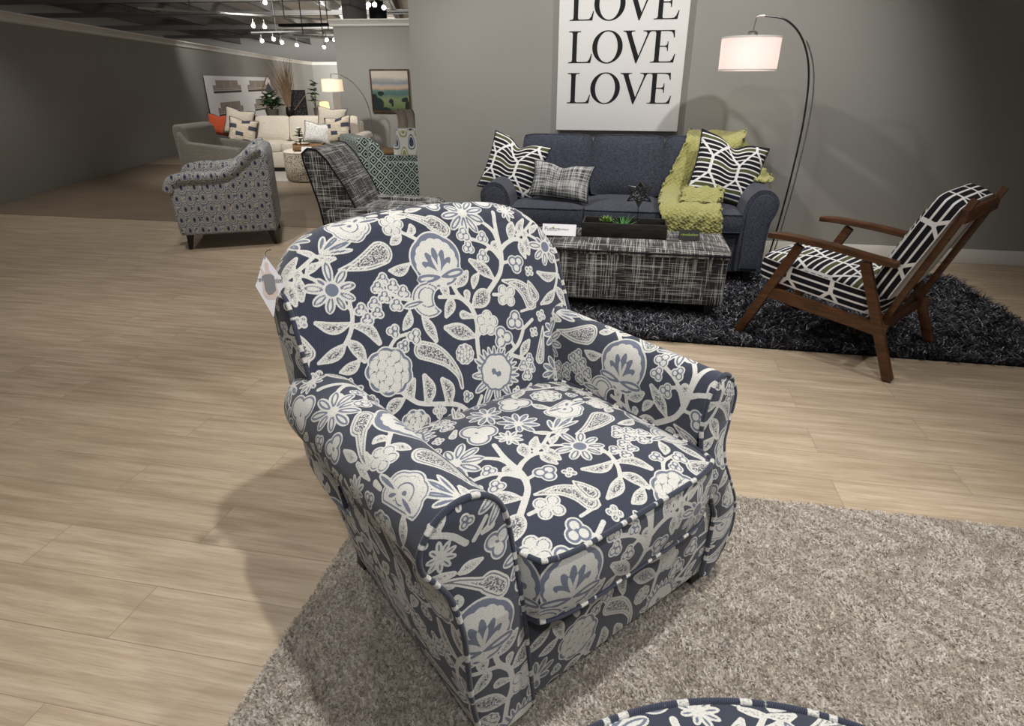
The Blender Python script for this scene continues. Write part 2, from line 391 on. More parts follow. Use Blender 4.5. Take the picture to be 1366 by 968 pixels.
# ------------------------------------------------------------------ woven floral fabric
# every motif is a signed distance shape on a repeating cloth panel; the distances are sampled at the vertices
# of the upholstery and the node material cuts them into cream, slate and navy yarn
MOTIFS=[
('s',[(-0.4018,0.44,0.0041),(-0.3776,0.4423,0.0044),(-0.3227,0.4743,0.004)]),
('s',[(-0.3786,0.4385,0.0041),(-0.3539,0.4313,0.004),(-0.3196,0.406,0.0043)]),
('s',[(-0.1012,0.5057,0.0046),(-0.0768,0.4877,0.0046),(-0.0491,0.4674,0.0047)]),
('s',[(-0.1785,0.3588,0.0041),(-0.1492,0.3383,0.0042),(-0.1135,0.325,0.0043)]),
('s',[(0.1717,0.3681,0.0071),(0.1808,0.3992,0.0072),(0.1883,0.463,0.0061),(0.2012,0.5163,0.0057)]),
('s',[(0.1753,0.3805,0.0064),(0.1597,0.409,0.0057),(0.1358,0.4352,0.0049),(0.0952,0.4538,0.0048)]),
('s',[(0.1597,0.409,0.0049),(0.1463,0.4175,0.0042),(0.1333,0.4132,0.0042)]),
('s',[(0.1472,0.5005,0.0049),(0.176,0.4647,0.0053),(0.1824,0.425,0.0057)]),
('s',[(0.1717,0.3681,0.0064),(0.1567,0.3446,0.0064),(0.1306,0.3234,0.007),(0.0911,0.2956,0.0069)]),
('s',[(0.1836,0.4085,0.0064),(0.2125,0.4237,0.0058),(0.2512,0.4279,0.0056),(0.298,0.3974,0.0053)]),
('s',[(0.2522,0.431,0.0052),(0.2811,0.4569,0.0049)]),
('s',[(0.1726,0.3712,0.0043),(0.1973,0.3719,0.0043)]),
('s',[(0.1178,0.2935,0.0045),(0.1404,0.2889,0.0046)]),
('s',[(-0.0018,0.3608,0.0055),(0.0103,0.3151,0.0056),(0.0365,0.2782,0.0064),(0.0434,0.2308,0.0064),(0.0303,0.1859,0.0061),(0.0208,0.1209,0.0061)]),
('s',[(-0.0455,0.3201,0.0048),(0.0081,0.3077,0.0049),(0.0339,0.2819,0.0054)]),
('s',[(0.0911,0.2956,0.0069),(0.0436,0.2767,0.0067)]),
('s',[(-0.2768,0.3547,0.0045),(-0.2805,0.319,0.0047),(-0.2949,0.2858,0.0047),(-0.3145,0.2625,0.0041)]),
('s',[(-0.2697,0.3279,0.0036),(-0.2853,0.3453,0.0036)]),
('s',[(-0.2163,0.2262,0.0041),(-0.1915,0.2465,0.0042),(-0.1612,0.251,0.0036)]),
('s',[(-0.2214,0.1305,0.0065),(-0.1906,0.0913,0.006),(-0.1628,0.0721,0.0055),(-0.0758,0.0436,0.0058),(-0.0381,0.0094,0.006)]),
('s',[(0.121,0.127,0.0057),(0.1599,0.1472,0.0058),(0.1876,0.1843,0.0051),(0.1756,0.2005,0.0044)]),
('s',[(0.1426,0.1449,0.0043),(0.1357,0.1632,0.0043)]),
('s',[(0.1867,0.1811,0.0048),(0.2261,0.1992,0.0049)]),
('s',[(0.1243,0.1245,0.005),(0.1742,0.0963,0.0048)]),
('s',[(0.04,0.1996,0.0047),(0.0586,0.2176,0.0044)]),
('s',[(0.0052,0.0412,0.0047),(-0.0218,0.0074,0.0047)]),
('s',[(-0.4071,0.2315,0.0037),(-0.4604,0.2301,0.0035)]),
('l',[(-0.3949,0.4414,0.0021),(-0.3831,0.4604,0.0108),(-0.3603,0.4804,0.0042)]),
('l',[(-0.3537,0.4366,0.0016),(-0.3385,0.4473,0.0085),(-0.3138,0.4566,0.0043)]),
('l',[(-0.3718,0.4346,0.0026),(-0.3776,0.409,0.013),(-0.3783,0.3824,0.0057)]),
('l',[(-0.32,0.4739,0.0037),(-0.3336,0.4841,0.0074),(-0.3476,0.497,0.0047)]),
('l',[(-0.3151,0.4717,0.0043),(-0.2981,0.4627,0.0076),(-0.2785,0.4616,0.0038)]),
('l',[(-0.0792,0.491,0.0031),(-0.0631,0.5005,0.0099),(-0.0627,0.5138,0.0043)]),
('l',[(-0.099,0.4908,0.003),(-0.1143,0.4828,0.0109),(-0.1294,0.4749,0.0048)]),
('l',[(-0.0975,0.5416,0.0055),(-0.07,0.5403,0.0055)]),
('l',[(-0.1575,0.5639,0.0041),(-0.1374,0.5636,0.0059)]),
('l',[(-0.0529,0.5597,0.0043),(-0.035,0.5635,0.01),(-0.0071,0.5655,0.0032)]),
('l',[(-0.1188,0.568,0.0024),(-0.0903,0.5668,0.0073),(-0.0649,0.564,0.0049)]),
('l',[(-0.1575,0.4099,0.0036),(-0.13,0.4051,0.0127),(-0.1003,0.4176,0.0031)]),
('l',[(0.2272,0.4314,0.0037),(0.2386,0.4561,0.0139),(0.2503,0.4743,0.0059)]),
('l',[(0.2595,0.42,0.003),(0.2579,0.4002,0.0119),(0.2605,0.373,0.0045)]),
('l',[(0.2752,0.4227,0.003),(0.2845,0.4397,0.0098)]),
('l',[(0.1309,0.3379,0.0049),(0.1079,0.3662,0.0152),(0.0763,0.3954,0.0061)]),
('l',[(0.0974,0.304,0.0069),(0.0784,0.2918,0.0212),(0.0454,0.2763,0.004)]),
('l',[(0.0128,0.3364,0.0033),(0.0353,0.3508,0.0133),(0.0551,0.3676,0.0054)]),
('l',[(-0.0246,0.3559,0.0039),(-0.0246,0.3375,0.0116),(-0.0213,0.3183,0.0045)]),
('l',[(-0.0137,0.3075,0.0046),(-0.0221,0.2907,0.0136),(-0.041,0.2687,0.0051)]),
('l',[(0.0347,0.2976,0.0054),(0.0373,0.3128,0.0094)]),
('l',[(0.173,0.4069,0.0036),(0.168,0.4239,0.0113)]),
('l',[(0.1397,0.5015,0.0139),(0.148,0.5036,0.007)]),
('l',[(-0.2889,0.3069,0.0033),(-0.3287,0.3036,0.013),(-0.3635,0.324,0.0048)]),
('l',[(-0.2835,0.3,0.0045),(-0.2522,0.2842,0.0125),(-0.2353,0.247,0.0064)]),
('l',[(-0.3149,0.2612,0.0039),(-0.3425,0.2445,0.013),(-0.3818,0.2342,0.0037)]),
('l',[(-0.3069,0.269,0.0039),(-0.2902,0.2451,0.0134),(-0.2811,0.2142,0.0057)]),
('l',[(-0.1902,0.0927,0.0042),(-0.1894,0.1181,0.0127),(-0.174,0.1376,0.0049)]),
('l',[(-0.1523,0.0735,0.0081),(-0.1386,0.1031,0.0155),(-0.1438,0.1382,0.0062)]),
('l',[(-0.1063,0.2802,0.0043),(-0.0961,0.2506,0.0131),(-0.0877,0.2165,0.0057)]),
('l',[(-0.0938,0.0555,0.009),(-0.0863,0.0876,0.0154),(-0.0975,0.1158,0.0064)]),
('l',[(0.025,0.2,0.0054),(-0.0132,0.2218,0.0191),(-0.051,0.2401,0.0064)]),
('l',[(0.0393,0.2492,0.004),(0.0093,0.2613,0.0106)]),
('l',[(0.1575,0.1108,0.0029),(0.1776,0.1293,0.0125),(0.1971,0.1448,0.0052)]),
('l',[(0.152,0.0071,0.0088),(0.1723,0.0251,0.0044)]),
('l',[(-0.0031,0.0129,0.0041),(0.0158,0.0184,0.0082)]),
('p',[(-0.1664,0.4561,0.0288),(-0.2043,0.4424,0.0213),(-0.2422,0.4356,0.0113),(-0.2778,0.4334,0.0033)]),
('p',[(0.0249,0.4901,0.0209),(0.0027,0.5112,0.0212),(-0.011,0.516,0.0134),(-0.0606,0.5444,0.0081),(-0.1,0.5555,0.0027)]),
('p',[(0.2357,0.2461,0.0194),(0.2311,0.2741,0.0208),(0.2062,0.3041,0.0146),(0.1591,0.3252,0.0036)]),
('p',[(-0.3999,0.2622,0.0178),(-0.4048,0.2878,0.0114),(-0.4079,0.3074,0.0026)]),
('p',[(-0.1312,0.2016,0.0228),(-0.0987,0.184,0.0227),(-0.0687,0.1545,0.0154),(-0.048,0.1143,0.0085),(-0.0468,0.0808,0.0052)]),
('p',[(0.2231,0.0868,0.0151),(0.2367,0.1178,0.0114),(0.2592,0.171,0.003)]),
('petal',-0.3106,0.4778,0.0476,1.04,0.0092),
('petal',-0.3106,0.4778,0.0781,0.232,0.0108),
('petal',-0.3106,0.4778,0.0745,-0.029,0.0081),
('petal',-0.3106,0.4778,0.0697,0.568,0.0108),
('daisy',-0.3077,0.3905,0.0517,1.498),
('fan',-0.2171,0.5452,0.0523,-1.377),
('petal',-0.2053,0.545,0.0632,0.032,0.0097),
('petal',-0.2053,0.545,0.0262,0.711,0.0097),
('petal',-0.2053,0.545,0.0508,2.963,0.0097),
('blossom',-0.1128,0.5218,0.0301,1.293,5),
('bud',-0.1818,0.3912,0.0182,1.293),
('bud',-0.2005,0.3746,0.018,1.294),
('bud',-0.1905,0.3496,0.0182,1.293),
('bud',-0.1606,0.3713,0.0185,1.293),
('bud',-0.139,0.351,0.0187,1.292),
('bud',-0.1661,0.3242,0.0185,1.292),
('peony',-0.0237,0.4137,0.0656,1.57),
('lily',0.1018,0.5281,0.056,-1.193),
('tref',0.0803,0.467,0.0209,1.288),
('tref',0.1364,0.4504,0.0181,1.286),
('tref',0.0828,0.4306,0.0186,1.287),
('tref',0.1197,0.4,0.0191,1.286),
('tref',0.2213,0.3622,0.0264,0.347),
('blossom',0.1595,0.2825,0.0315,0.456,4),
('swirl',-0.0786,0.3193,0.0439,-2.415),
('bud',-0.2552,0.3319,0.0175,1.295),
('bud',-0.22,0.3386,0.0179,1.294),
('bud',-0.2185,0.3167,0.0168,1.294),
('bud',-0.2471,0.3073,0.0165,1.294),
('tref',-0.1926,0.2649,0.0177,0.811),
('tref',-0.1429,0.24,0.0201,0.801),
('tref',-0.1769,0.2245,0.0165,0.803),
('mum',-0.2287,0.1739,0.063,1.554),
('tref',0.1658,0.2094,0.0275,1.284),
('tref',0.113,0.1754,0.0297,1.839),
('blossom',0.0739,0.2238,0.0337,1.286,5),
('fan2',0.0621,0.0834,0.066,0.908),
('bud',0.185,0.0968,0.0155,1.283),
('bud',0.1598,0.0832,0.0175,1.283),
('bud',0.1854,0.0694,0.0156,1.282),
('bud',0.166,0.0543,0.0184,1.283),
('blossom',-0.1252,0.0418,0.0189,1.29,4)]
PU, PV = .655, .605

class Cloth:
    def __init__(s, pu, pv, res=.00125):
        s.pu, s.pv = pu, pv
        s.nu, s.nv = int(pu / res), int(pv / res)
        u = (np.arange(s.nu) + .5) / s.nu * pu; v = (np.arange(s.nv) + .5) / s.nv * pv
        s.X, s.Y = np.meshgrid(u, v, indexing='ij')
        s.ch = [np.full(s.X.shape, -.05) for _ in range(4)]   # cream, slate, dark line, stipple
    def rel(s, u, v):
        return (s.X - u + s.pu * 8.5) % s.pu - s.pu / 2, (s.Y - v + s.pv * 8.5) % s.pv - s.pv / 2
    def paint(s, c, sl=None, ln=None, st=None):
        c = np.maximum(c, -.05)
        s.ch[0] = np.maximum(s.ch[0], c)
        for k, a in ((1, sl), (2, ln), (3, st)):
            s.ch[k] = np.minimum(s.ch[k], -c)
            if a is not None: s.ch[k] = np.maximum(s.ch[k], np.minimum(a, c))
    def sample(s, uv):
        uv = np.asarray(uv, float)
        a = (uv[:, 0] / s.pu * s.nu - .5) % s.nu; b = (uv[:, 1] / s.pv * s.nv - .5) % s.nv
        i = np.floor(a).astype(int); j = np.floor(b).astype(int); fa = a - i; fb = b - j
        i %= s.nu; j %= s.nv; i2 = (i + 1) % s.nu; j2 = (j + 1) % s.nv
        return np.stack([c[i, j] * (1 - fa) * (1 - fb) + c[i2, j] * fa * (1 - fb) + c[i, j2] * (1 - fa) * fb + c[i2, j2] * fa * fb for c in s.ch], 1)
    def dress(s, o, uv):
        q = s.sample(uv) * 100
        a = o.data.attributes.new('yarn', 'FLOAT_VECTOR', 'POINT'); a.data.foreach_set('vector', q[:, :3].astype(np.float32).ravel())
        b = o.data.attributes.new('stipple', 'FLOAT', 'POINT'); b.data.foreach_set('value', q[:, 3].astype(np.float32))

def stroke(cl, pts, wave=0.0):
    P = np.array(pts, float); P[:, 2] *= 1 + wave; c0 = P[:, :2].mean(0)
    X, Y = cl.rel(*c0)
    C = curve_pts(P, max(10, 6 * len(P)))
    d = np.full(X.shape, -.1)
    for a, b in zip(C[:-1], C[1:]):
        ax, ay, ar = a[0] - c0[0], a[1] - c0[1], max(a[2], .0005); bx, by, br = b[0] - c0[0], b[1] - c0[1], max(b[2], .0005)
        dx, dy = bx - ax, by - ay; L = dx * dx + dy * dy + 1e-12
        t = np.clip(((X - ax) * dx + (Y - ay) * dy) / L, 0, 1)
        d = np.maximum(d, ar + (br - ar) * t - np.hypot(X - ax - t * dx, Y - ay - t * dy))
    return d

def ring(d, a, b): return np.minimum(d - a, b - d)

def petal_sdf(X, Y, L, w, ang, base=0.0):
    """tear shaped petal from the origin along ang"""
    c, s_ = math.cos(ang), math.sin(ang)
    t = (X * c + Y * s_ - base) / (L - base); n = -X * s_ + Y * c
    tt = np.clip(t, 0, 1)
    prof = w * 2.6 * tt ** .9 * (1 - tt) ** .55 * .72
    d = prof - np.abs(n)
    return np.where((t < 0) | (t > 1), -np.hypot(np.minimum(t, 0) * L + np.maximum(t - 1, 0) * L, n) - .0005, d * .8)

def disc(X, Y, x, y, r): return r - np.hypot(X - x, Y - y)

def draw(cl, mo):
    k = mo[0]
    if k in 'slp':
        d = stroke(cl, mo[1], .16 if k == 'l' else .06)
        if k == 's': cl.paint(d)
        elif k == 'l': cl.paint(d, None, None, d - .0042)
        else: cl.paint(d, None, ring(d, .0042, .0070), (d - .0098) * 5)
        return
    u, v, r, ang = mo[1:5]
    r *= {'fan2': 1.2, 'lily': 1.15, 'daisy': 1.17, 'petal': 1.1, 'peony': 1.1, 'bud': 1.1, 'tref': 1.1, 'blossom': 1.1, 'swirl': 1.1, 'fan': 1.1}.get(k, 1)
    X, Y = cl.rel(u, v); c, s_ = math.cos(ang), math.sin(ang)
    # local frame: y along the flower's own direction
    x = X * s_ - Y * c; y = X * c + Y * s_
    rr = np.hypot(x, y); th = np.arctan2(x, y)
    if k == 'petal':
        d = petal_sdf(X, Y, r, mo[5] * 1.2, ang); cl.paint(d, ring(d, .0034, .0066))
    elif k == 'bud':
        d = np.maximum.reduce([disc(x, y, .38 * r * math.sin(a), .38 * r * math.cos(a), .6 * r) for a in (0, 2.1, 4.2)])
        cl.paint(d, ring(d, .0036, .0072))
        cl.paint(disc(x, y, 0, -.2 * r, .25 * r))
    elif k == 'tref':
        d = np.maximum.reduce([disc(x, y, .42 * r * math.sin(a), .42 * r * math.cos(a), .60 * r) for a in (0, 2.1, 4.2)])
        st = petal_sdf(x, y, r * .25, r * .1, 1.57)
        cl.paint(d, np.maximum(ring(d, .0034, .0085 if r > .024 else .0066), st))
    elif k == 'blossom':
        n = mo[5]; lobes = [(.55 * r * math.sin(2 * PI * i / n), .55 * r * math.cos(2 * PI * i / n)) for i in range(n)]
        for a, b in lobes:
            d = disc(x, y, a, b, .45 * r); cl.paint(d, ring(d, .0036, .0062))
        cl.paint(disc(x, y, 0, 0, .3 * r), None, ring(disc(x, y, 0, 0, .3 * r), .002, .0036))
    elif k == 'daisy':
        for i, (a, L, w) in enumerate([(0, 1.15, .2), (.75, 1.0, .2), (1.45, .95, .19), (2.1, .95, .19), (2.75, .9, .18), (3.45, .95, .2), (4.15, .95, .2), (4.9, 1.05, .21), (5.5, .7, .14)]):
            d = petal_sdf(X, Y, r * L, r * w * 1.35, ang - a, r * .1); cl.paint(d, ring(d, .0034, .0066))
        cl.paint(disc(x, y, 0, 0, .33 * r), disc(x, y, 0, 0, .25 * r))
    elif k == 'lily':
        for a in (0, .62, 1.25, 1.9, -.62, -1.25, -1.9, 2.6, -2.6):
            d = petal_sdf(X, Y, r * (1.05 if abs(a) < 2 else .8), r * .27, ang + a, 0); cl.paint(d, ring(d, .0034, .0070))
        cl.paint(disc(x, y, 0, 0, .22 * r), None, ring(disc(x, y, 0, 0, .22 * r), .003, .004))
    elif k == 'peony':
        out_ = (r * (.97 + .07 * np.abs(np.cos(th * 2.5)))) - np.hypot(x, y * .97)
        inn = (r * (.80 + .05 * np.abs(np.cos(th * 7)))) - np.hypot(x, (y + .06 * r) * .97)
        cl.paint(out_, np.minimum(out_ - .0045, -inn - .0))
        body = np.maximum.reduce([petal_sdf(X + c * .45 * r, Y + s_ * .45 * r, r * L, r * .17, ang + a) for a, L in ((0, .92), (.42, .86), (-.42, .86), (.9, .74), (-.9, .74))])
        cl.paint(body - .0, body + .001)
        for a, L in ((.22, .66), (-.22, .66), (.95, .58), (-.95, .58)):
            cl.paint(petal_sdf(X + c * .5 * r, Y + s_ * .5 * r, r * L, r * .085, ang + a))
        for a in (1.75, -1.75):
            d = petal_sdf(X + c * .62 * r, Y + s_ * .62 * r, r * .95, r * .19, ang + a * .86); cl.paint(d + .003, d + .001); cl.paint(d - .0045)
    elif k == 'fan':
        out_ = np.minimum((r * (.88 + .08 * np.abs(np.cos(th * 3.5)))) - rr, y + .45 * r)
        d2 = out_ - .011; cl.paint(out_, ring(out_, .0034, .0066))
        cl.paint(d2, None, ring(d2, .0016, .0034), None)
        d3 = disc(x, y, 0, .1 * r, .38 * r); cl.paint(d3, ring(d3, 0, .0032)); cl.paint(disc(x, y, 0, .1 * r, .1 * r), disc(x, y, 0, .1 * r, .1 * r))
    elif k == 'fan2':
        for i in range(13):
            a = (i - 6) * .235; d = petal_sdf(X, Y, r * 1.02, r * .12, ang + a, r * .3); cl.paint(d, ring(d, .0028, .0060))
        for a, L in ((2.0, .95), (-2.0, .95), (2.6, 1.0), (-2.6, 1.0), (PI, 1.1), (1.6, .8), (-1.6, .8)):
            d = petal_sdf(X, Y, r * L, r * .2, ang + a, 0); cl.paint(d, ring(d, .0034, .0066))
        o2 = (r * (.62 + .05 * np.abs(np.cos(th * 4)))) - np.hypot(x, y - .12 * r); cl.paint(o2, ring(o2, .001, .0065))
        o3 = np.maximum.reduce([disc(x, y, 0, 0, .12 * r), disc(x, y, .12 * r, .1 * r, .09 * r), disc(x, y, -.12 * r, .1 * r, .09 * r)]); cl.paint(o3, o3)
        cl.paint(disc(x, y, 0, -.1 * r, .12 * r))
    elif k == 'mum':
        out_ = (r * (.9 + .08 * np.abs(np.cos(th * 4.5)))) - rr; cl.paint(out_, ring(out_, .0035, .0105))
        for R0, n, w in ((.62, 8, .2), (.36, 6, .19), (.0, 1, .2)):
            for i in range(n):
                a = 2 * PI * i / n + R0; d = disc(x, y, R0 * r * math.sin(a), R0 * r * math.cos(a), w * r * 1.15)
                cl.paint(d, None, ring(d, .0, .0020))
    elif k == 'swirl':
        for cx, cy, R, W in ((0, 0, .95, 1), (.1, -.1, .62, 1)):
            d = np.minimum(disc(x, y, cx * r, cy * r, R * r), -disc(x, y, -.75 * r, -.6 * r, .62 * r))
            cl.paint(d, ring(d, .0036, .0074))
        d = petal_sdf(x, y, 1.5 * r, .3 * r, .9); cl.paint(d, ring(d, .0036, .0066))

floral = Cloth(PU, PV)
for mo in MOTIFS: draw(floral, mo)
for it in range(46):                                  # sprigs fill the open ground
    C_ = floral.ch[0].copy()
    q = np.unravel_index(np.argmin(C_ + (np.arange(C_.shape[0])[:, None] * 7 + np.arange(C_.shape[1])[None, :] * 13) % 17 * 1e-6), C_.shape)
    gap = -C_[q]
    if gap < .023: break
    u_, v_ = (q[0] + .5) / floral.nu * PU, (q[1] + .5) / floral.nv * PV
    a_ = rnd.uniform(0, 6.28); g_ = gap - .006
    if gap > .03:
        draw(floral, (rnd.choice(['lily', 'tref', 'blossom', 'mum']), u_, v_, min(g_, .05), a_, 5))
    elif it % 3 == 0: draw(floral, ('tref', u_, v_, g_ * .85, a_))
    elif it % 3 == 1: draw(floral, ('l', [(u_ - math.cos(a_) * g_ * 1.25, v_ - math.sin(a_) * g_ * 1.25, .003), (u_ + math.sin(a_) * g_ * .25, v_ - math.cos(a_) * g_ * .25, g_ * .6), (u_ + math.cos(a_) * g_ * 1.25, v_ + math.sin(a_) * g_ * 1.25, .004)]))
    else: draw(floral, ('blossom', u_, v_, g_ * .8, a_, 4))

def floral_mat(name, navy, slate, cream, line, fine=1.0):
    m = NT(name, .88, .15)
    at = m.n('ShaderNodeAttribute', attribute_name='yarn'); x, y, z = m.xyz(at.outputs['Vector'])
    st = m.n('ShaderNodeAttribute', attribute_name='stipple').outputs['Fac']
    u = m.uv()
    # woven threads
    ux, uy, _ = m.xyz(u)
    tw = m.math('SINE', m.math('MULTIPLY', m.math('ADD', ux, m.math('MULTIPLY', uy, .5)), 2 * PI / (.0026 * fine)))
    tw2 = m.math('SINE', m.math('MULTIPLY', uy, 2 * PI / (.0034 * fine)))
    wv = m.math('MULTIPLY', tw, tw2)
    nz = m.noise(u, 420 / fine, 2, .6); nb = m.noise(u, 60 / fine, 3, .6)
    edge = m.math('MULTIPLY', m.math('SUBTRACT', nz, .5), .16)
    e = lambda s_, t: m.step(m.math('ADD', s_, edge), t, .03)
    g = m.mix(m.math('MULTIPLY', m.step(wv, .35, .3), .85), navy, tuple(c * 1.0 + a for c, a in zip(navy, (.085, .09, .095))))
    g = m.mix(m.math('MULTIPLY', nb, .4), g, tuple(c * .6 for c in navy))
    sp = m.step(m.noise(m.mapping(u, scale=(260 / fine, 420 / fine, 1)), 1, 2, .7), .56, .05)
    c = m.mix(m.math('MULTIPLY', sp, .5), cream, tuple(q * .55 for q in cream))
    # stitches
    da = m.step(m.noise(m.mapping(u, scale=(230 / fine, 380 / fine, 1)), 1, 1, .5), .56, .02)
    c = m.mix(m.math('MULTIPLY', m.math('MULTIPLY', e(st, .0), da), .62), c, line)
    db = m.step(m.noise(m.mapping(u, scale=(190 / fine, 240 / fine, 1)), 1, 2, .5), .50, .03)
    c = m.mix(m.math('MULTIPLY', m.math('MULTIPLY', m.step(st, .5, .3), db), .9), c, line)
    c = m.mix(m.math('MULTIPLY', e(z, 0), .8), c, line)
    sl = m.mix(m.math('MULTIPLY', nz, .5), slate, tuple(q * .7 for q in slate))
    c = m.mix(e(y, 0), c, sl)
    m.base(m.mix(e(x, 0), g, c))
    h = m.math('ADD', m.math('MULTIPLY', wv, .25), m.math('MULTIPLY', e(x, 0), 1.2))
    m.bump(m.math('ADD', h, m.math('MULTIPLY', nz, .8)), .3, .0012); sheen(m, .2, .6)
    return m.m
M['floral'] = floral_mat('navy_floral_weave', (.017, .023, .046), (.145, .165, .225), (.60, .592, .555), (.04, .045, .07))

def dressed(name, V, F, uv, parent, du=0., dv=0., mat='floral', cl=None):
    uv = np.asarray(uv, float) + np.array([du, dv])
    o = mesh(name, V, F, M[mat], parent, True, uv=uv)
    (cl or floral).dress(o, uv)
    return o

def piping(name, pts, r, parent, closed=False, mat='floral', step=.004, n=8, phase=0., cl=None):
    P = resample(pts, step)
    mb = MB(); mb.tube(P, r, n, cap=not closed)
    V = np.array(mb.v); F = mb.f
    N = len(P); L = np.r_[0, np.cumsum(np.linalg.norm(np.diff(P, axis=0), axis=1))]
    uv = np.stack([np.repeat(L, n) * .9 + phase, np.tile(np.arange(n) / n * 2 * PI * r, N) + .28 + np.repeat(L, n) * .3], 1)
    o = mesh(name, V, F, M[mat], parent, True, uv=uv)
    if mat == 'floral':
        l_ = np.repeat(L, n); q = (np.sin(l_ * 61 + phase * 40) + .8 * np.sin(l_ * 197 + 1) - .72) * .35
        a = o.data.attributes.new('yarn', 'FLOAT_VECTOR', 'POINT'); a.data.foreach_set('vector', np.stack([q, q * 0 - 1, q * 0 - 1], 1).astype(np.float32).ravel())
    elif cl is not None: cl.dress(o, uv)
    return o

# ------------------------------------------------------------------ the big armchair
CA = math.radians(38.5)
def chair_world(x, y):
    x += .825; y += 1.05
    return (x * math.cos(CA) - y * math.sin(CA), x * math.sin(CA) + y * math.cos(CA), 0)
armchair = thing('armchair', 'large navy armchair with cream floral and paisley fabric in the foreground', 'armchair', chair_world(0, 0), CA)
BK = .40; SL = math.sqrt(1.16)
def top_z(x):
    q = abs(x) / .4
    return .985 - .03 * q ** 2 - .035 * q ** 4 - .065 * q ** 10
def back_profile(x):
    T = top_z(x); r = .072; phi = math.radians(68.2)
    bul = .030 * (1 - (abs(x) / .4) ** 4)
    zs = T - r * (1 - math.cos(phi))
    pts = []
    z0 = .36; n = 170
    for i in range(n):
        z = z0 + (zs - z0) * i / (n - 1)
        s_ = (z - .5) / .45
        pts.append((.13 + .4 * (z - .48) - bul * math.sin(PI * min(max((z - .36) / (zs - .36), 0), 1)) ** .7, z))
    ys = pts[-1][0]; zs = pts[-1][1]
    cy, cz = ys + r * math.sin(phi), zs - r * math.cos(phi)
    for i in range(1, 61):
        a = phi - i / 60 * math.radians(150)
        pts.append((cy - r * math.sin(a), cz + r * math.cos(a)))
    ye, ze = pts[-1]
    for i in range(1, 61):
        t = i / 60; pts.append((ye + (.33 - ye) * t, ze + (.42 - ze) * t))
    return pts
xs = np.linspace(-.4, .4, 321)
V = []; U = []
for x in xs:
    pr = back_profile(x); L = 0; last = None
    for j, (y, z) in enumerate(pr):
        if last: L += math.dist(last, (y, z))
        last = (y, z)
        # soften the corner into the side boxing
        xx = x * (1 - .012 * (abs(x) / .4) ** 8) + (.006 if x > 0 else -.006) * math.sin(PI * j / len(pr)) * (abs(x) / .4) ** 4
        V.append((xx - .012, y, z)); U.append((x - .012, L - (.48 - .36) * SL))
NP_ = len(back_profile(0))
dressed('backrest', V, gridfaces(321, NP_), U, armchair)
for sd in (-1, 1):
    pr = back_profile(.4 * sd); nf = 170
    front = pr[:nf + 30]; rear = pr[nf + 30:][::-1]
    fz = np.array(front); rz = np.array(rear)
    n1 = 150; V = []; U = []
    fr = resample(fz, .004); 
    tf = np.linspace(0, 1, n1)
    fi = np.stack([np.interp(tf, np.linspace(0, 1, len(fz)), fz[:, k]) for k in (0, 1)], 1)
    ri = np.stack([np.interp(tf, np.linspace(0, 1, len(rz)), rz[:, k]) for k in (0, 1)], 1)
    for a, b in zip(fi, ri):
        for k in range(31):
            q = k / 30; y = a[0] + (b[0] - a[0]) * q; z = a[1] + (b[1] - a[1]) * q
            V.append((sd * (.3955 + .016 * math.sin(PI * q) ** .6) - .012, y, z)); U.append((y * sd, z))
    dressed('back_boxing', V, gridfaces(n1, 31), U, armchair, .1, .1)
    piping('back_piping', [(sd * .399 - .012, y - .001, z) for y, z in front[8:-14]], .0058, armchair, phase=.1)

# arms: one cross section swept from the front panel to the rear
def arm_section(sd, k=0.0):
    if sd < 0: c = [(.288, .30), (.282, .40), (.284, .50), (.292, .575), (.316, .632), (.357, .662), (.404, .664), (.444, .642), (.470, .600), (.468, .560), (.446, .525), (.424, .485), (.412, .43), (.404, .35), (.400, .26), (.390, .17), (.372, .085)]
    else: c = [(.283, .30), (.276, .40), (.276, .50), (.279, .575), (.289, .632), (.314, .668), (.346, .672), (.374, .650), (.396, .608), (.395, .565), (.380, .525), (.366, .485), (.375, .42), (.412, .35), (.446, .28), (.453, .19), (.418, .125), (.378, .085)]
    P = curve_pts(c, 90)
    P[:, 1] += np.where(P[:, 1] > .5, k * (P[:, 1] - .5) / .16, 0)
    P = resample(P, .0034, 430)
    P[:, 0] *= sd
    return P
NSEC = len(arm_section(1))
def ysh(z): return -.022 * min(max((.55 - z) / .15, 0), 1)
YF = -.362
